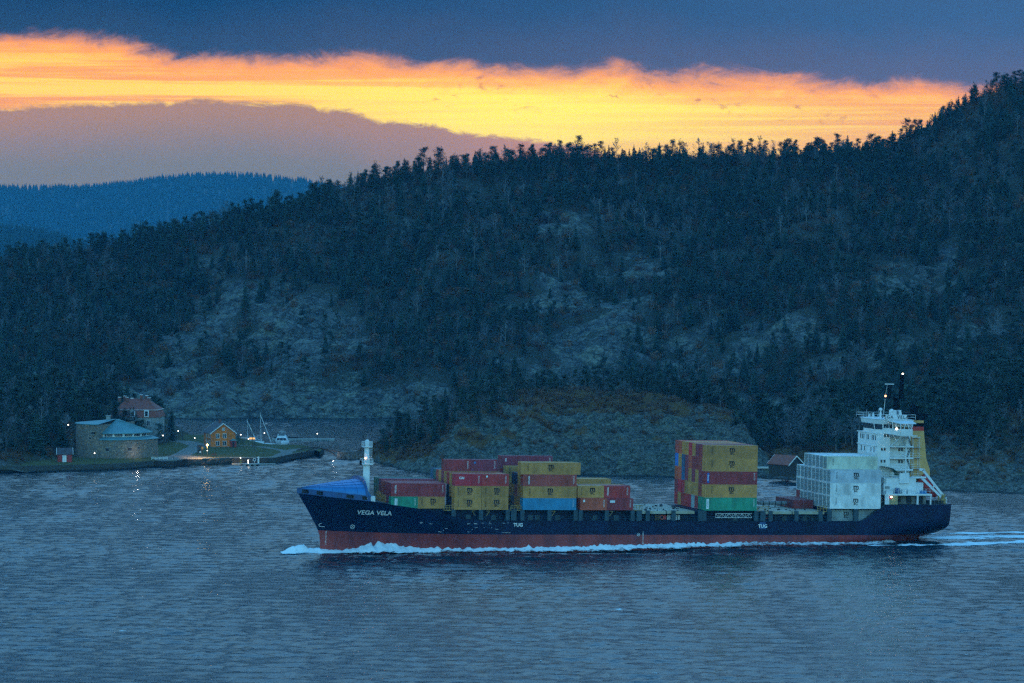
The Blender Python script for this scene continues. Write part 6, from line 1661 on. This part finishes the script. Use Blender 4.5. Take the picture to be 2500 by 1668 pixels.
for i in range(14): a0, a1 = 2*math.pi*i/14, 2*math.pi*(i+1)/14; m.bar((.42*math.cos(a0), 0, 1.1 + .42*math.sin(a0)), (.42*math.cos(a1), 0, 1.1 + .42*math.sin(a1)), .10, n=5)
m.bar((0,0,0), (0,0,.7), .05, n=4); dock_item('life_ring', .68, 1.4, m, M_HWHITE, 'white life ring on a stand on the floating dock', 'life ring')
# small landing stage to the right
x, y, z = at(648, 1131.5, .7); o = MB().box(0, 3.2, -1.2, 0, .5, .68).box(.2, .4, -1.1, -.9, -.4, .5).box(2.8, 3.0, -1.1, -.9, -.4, .5).obj('landing_stage', M_CONC); o.location = (x, y, 0); tag(o, 'small concrete landing stage under the quay wall', 'dock')
# long pier out in the sound, boats
px0, px1 = at(664, 1072, .6), at(816, 1073, .6); lp = empty('long_pier', (px0[0], px0[1], 0), 0, 'long low floating pier behind the motor yacht', 'pier'); L_ = px1[0] - px0[0]
for k in range(5): MB().box(L_*k/5 + .05, L_*(k+1)/5 - .05, -1.2, 1.2, .05, .75).obj('pontoon', M_CONC, lp)
MB().box(.3, 9.0, 6, 7, .4, 1.0).obj('pontoon', M_TIMBER, lp)
def yacht():
    x, y, _ = at(686, 1090, 0); r_ = empty('motor_yacht', (x, y, 0), 0, 'white motor yacht with raised bridge moored behind the lawn', 'motor yacht')
    hs = []
    for yy, w, z0, z1 in ((-1.0, .1, .6, 1.9), (0, 1.2, .2, 1.8), (2, 2.1, 0, 1.7), (6, 2.3, 0, 1.5), (11, 2.2, 0, 1.4)): hs.append([(-w, yy, z1), (-w*.8, yy, z0), (0, yy, z0 - .3), (w*.8, yy, z0), (w, yy, z1), (0, yy, z1 + .08), (-w, yy, z1)])
    MB().grid(hs).obj('hull', M_HWHITE, r_, True)
    cb = MB(); 
    cb.add([(-2.0, 1.6, 1.7), (2.0, 1.6, 1.7), (1.5, 3.0, 3.1), (-1.5, 3.0, 3.1), (-2.0, 8, 1.6), (2.0, 8, 1.6), (1.5, 8, 3.1), (-1.5, 8, 3.1)], [(0,1,2,3), (0,3,7,4), (1,5,6,2), (3,2,6,7), (4,7,6,5)]); c = cb.obj('cabin', M_HWHITE, r_)
    for k in range(3): a0, a1 = -.9 + k*.62, -.9 + k*.62 + .56; MB().add([(a0*1.9, 1.68, 1.95), (a1*1.9, 1.68, 1.95), (a1*1.5, 2.9, 2.95), (a0*1.5, 2.9, 2.95)], [(0,1,2,3)]).obj('window', M_GLASS, c)
    MB().box(-1.5, 1.5, 3.0, 6.5, 3.12, 3.3).add([(-1.4, 3.1, 3.3), (1.4, 3.1, 3.3), (1.2, 3.5, 4.0), (-1.2, 3.5, 4.0)], [(0,1,2,3)]).obj('flybridge', M_HWHITE, r_); MB().add([(-1.2, 3.15, 3.5), (1.2, 3.15, 3.5), (1.0, 3.42, 3.95), (-1.0, 3.42, 3.95)], [(0,1,2,3)]).obj('windscreen', M_GLASS, r_)
    MB().bar((0, 5.5, 3.3), (0, 5.5, 4.9), .12, n=5).box(-.6, .6, 5.3, 5.7, 4.85, 5.0).box(-1.25, 1.25, 5.2, 5.8, 4.55, 4.68).obj('radar_arch', M_METAL, r_)
yacht()
def sailboat(px, ptop, pbase, label, jib):
    x, y, _ = at(px, pbase, 0); h = (pbase - ptop)*y/F; r_ = empty('sailing_boat', (x, y, 0), 0, label, 'sailing boat', 'sailing boats moored behind the lawn')
    hs = []
    for xx, w in ((-4.5, .9), (-2, 1.35), (1, 1.4), (3.2, .9), (5.2, .05)): hs.append([(xx, -w, .9), (xx, -w*.7, 0), (xx, 0, -.4), (xx, w*.7, 0), (xx, w, .9), (xx, 0, 1.0), (xx, -w, .9)])
    MB().grid(hs).obj('hull', M_HWHITE, r_, True); MB().box(-2.2, 1.0, -.8, .8, .95, 1.5).obj('cabin', M_HWHITE, r_)
    MB().bar((0,0,.9), (-.25,0,h), .10, .07, n=6).bar((-.15, -.7, h*.62), (-.15, .7, h*.62), .04, n=4).obj('mast', M_METAL, r_)
    MB().bar((0,0,1.9), (-3.4,0,2.0), .12, n=5).obj('boom', M_TIMBER, r_); MB().bar((-.2,0,h*.92), (jib,0,1.3), .09, .12, n=5).obj('furled_jib', M_HWHITE, r_)
sailboat(605, 1023, 1087, 'small sailing boat with the shorter bare mast behind the lawn', 3.0); sailboat(637.5, 1007, 1089, 'sailing boat with the tallest mast beside the motor yacht', 3.4)
x, y, _ = at(618, 1083, 0); o = empty('moored_boat', (x, y, 0), 0, 'low boat with warm lit cabin between the sailing masts', 'boat'); MB().box(-3, 3, -1, 1, 0, 1.3).obj('hull', M_HWHITE, o); MB().box(-1.8, 1.6, -.8, .8, 1.3, 2.3).obj('cabin', M_PLAST, o); MB().box(-1.2, .8, -.84, -.8, 1.5, 2.1).obj('window', L_WARM, o)
# arched footbridge
def bridge():
    Yb = 1101.0; pts = [(726,1098),(746,1093.2),(762,1091.4),(775,1091.6),(790,1094),(812,1099),(840,1103.2),(870,1106),(905,1108)]
    P_ = [Vector(atY(x, y, Yb)) for x, y in pts]; c = P_[0]
    r_ = empty('footbridge', (c.x, Yb, 0), 0, 'arched footbridge between the quay and the rocky islet', 'footbridge'); Q = [p - Vector((c.x, Yb, 0)) for p in P_]
    dk = MB()
    for a, b in zip(Q[:-1], Q[1:]): dk.add([(a.x, -1, a.z), (b.x, -1, b.z), (b.x, 1, b.z), (a.x, 1, a.z), (a.x, -1, a.z - .35), (b.x, -1, b.z - .35), (b.x, 1, b.z - .35), (a.x, 1, a.z - .35)], [(0,1,2,3), (7,6,5,4), (0,4,5,1), (3,2,6,7)])
    dk.obj('deck', M_TIMBER, r_)
    ar = MB(); A_, B_ = Q[0] + Vector((.8, 0, -1.9)), Q[5] + Vector((1.0, 0, -1.7)); n = 12; top = max(q.z for q in Q) - .4
    arc = [Vector((A_.x + (B_.x - A_.x)*i/n, 0, A_.z + (B_.z - A_.z)*i/n + (top - (A_.z + B_.z)/2)*math.sin(math.pi*i/n))) for i in range(n + 1)]
    for yy in (-.9, .9):
        for a, b in zip(arc[:-1], arc[1:]): ar.bar(a + Vector((0, yy, 0)), b + Vector((0, yy, 0)), .14, n=5)
    ar.obj('arch_rib', M_TIMBER, r_)
    rl_ = MB()
    for yy in (-.95, .95):
        for a, b in zip(Q[:-1], Q[1:]):
            for hh in (.55, 1.05): rl_.bar(a + Vector((0, yy, hh)), b + Vector((0, yy, hh)), .03, n=4)
            for q in range(3): u = a.lerp(b, q/3); rl_.bar(u + Vector((0, yy, 0)), u + Vector((0, yy, 1.05)), .035, n=4)
    rl_.obj('railing', M_POST, r_)
    R = np.random.RandomState(2); ab = MB(); xa, xb = at(822, 1122, 0)[0] - c.x, at(912, 1124, 0)[0] - c.x
    for k, (z0, z1) in enumerate(((-.8, .4), (.4, 1.2), (1.2, 1.9), (1.9, 2.5))):
        x = xa + .1*k
        while x < xb: w = R.uniform(.8, 1.7); zt = z1 + R.uniform(-.08, .05); ab.box(x + .02, x + w - .02, -1.9 + .1*k + R.uniform(-.1, .1), 1.6 - .1*k, z0, zt); x += w
    ab.obj('abutment', M_ROCKW, r_)
    spot_light('bridge_lamp', (c.x + xa - .9, Yb - 2.6, 2.0), 60, (1.0, 0.36, 0.09), .15)
bridge()
# ------------------------------------------------------------------ boathouse and jetty on the right shore
bx, by, _ = at(1943, 1152, 3.0); zt = 66 - (1152 - 616)*by/F
BH, _ = gable_house('boathouse', (bx, by, 1.6), math.radians(35), 5.2, 9.0, 3.6, 2.2, M_TIMBER, M_ROOFR, 'dark timber boathouse with red roof on the shore behind the white stack', 'boathouse')
x, y, _ = at(1918, 1153, 2.2); o = MB().box(-1.1, 1.1, 0, 1.6, 0, 2.6).prism([(-1.3, 2.6), (1.3, 2.6), (0, 3.3)], 1, -.1, 1.7).obj('red_hut', M_SHED); o.location = (x, y, 1.5); tag(o, 'small faded red hut beside the dark boathouse', 'hut')
x, y, _ = at(1858, 1146, 2.2); o = MB().grid([[(xx, -w, .7), (xx, -w*.7, .1), (xx, w*.7, .1), (xx, w, .7)] for xx, w in ((-2.2, .1), (-1.2, .8), (1, .9), (2.2, .6))]).obj('rowing_boat', M_HWHITE, None, True); o.location = (x, y, 2.2); tag(o, 'small pale rowing boat drawn up beside the tall stack', 'rowing boat')
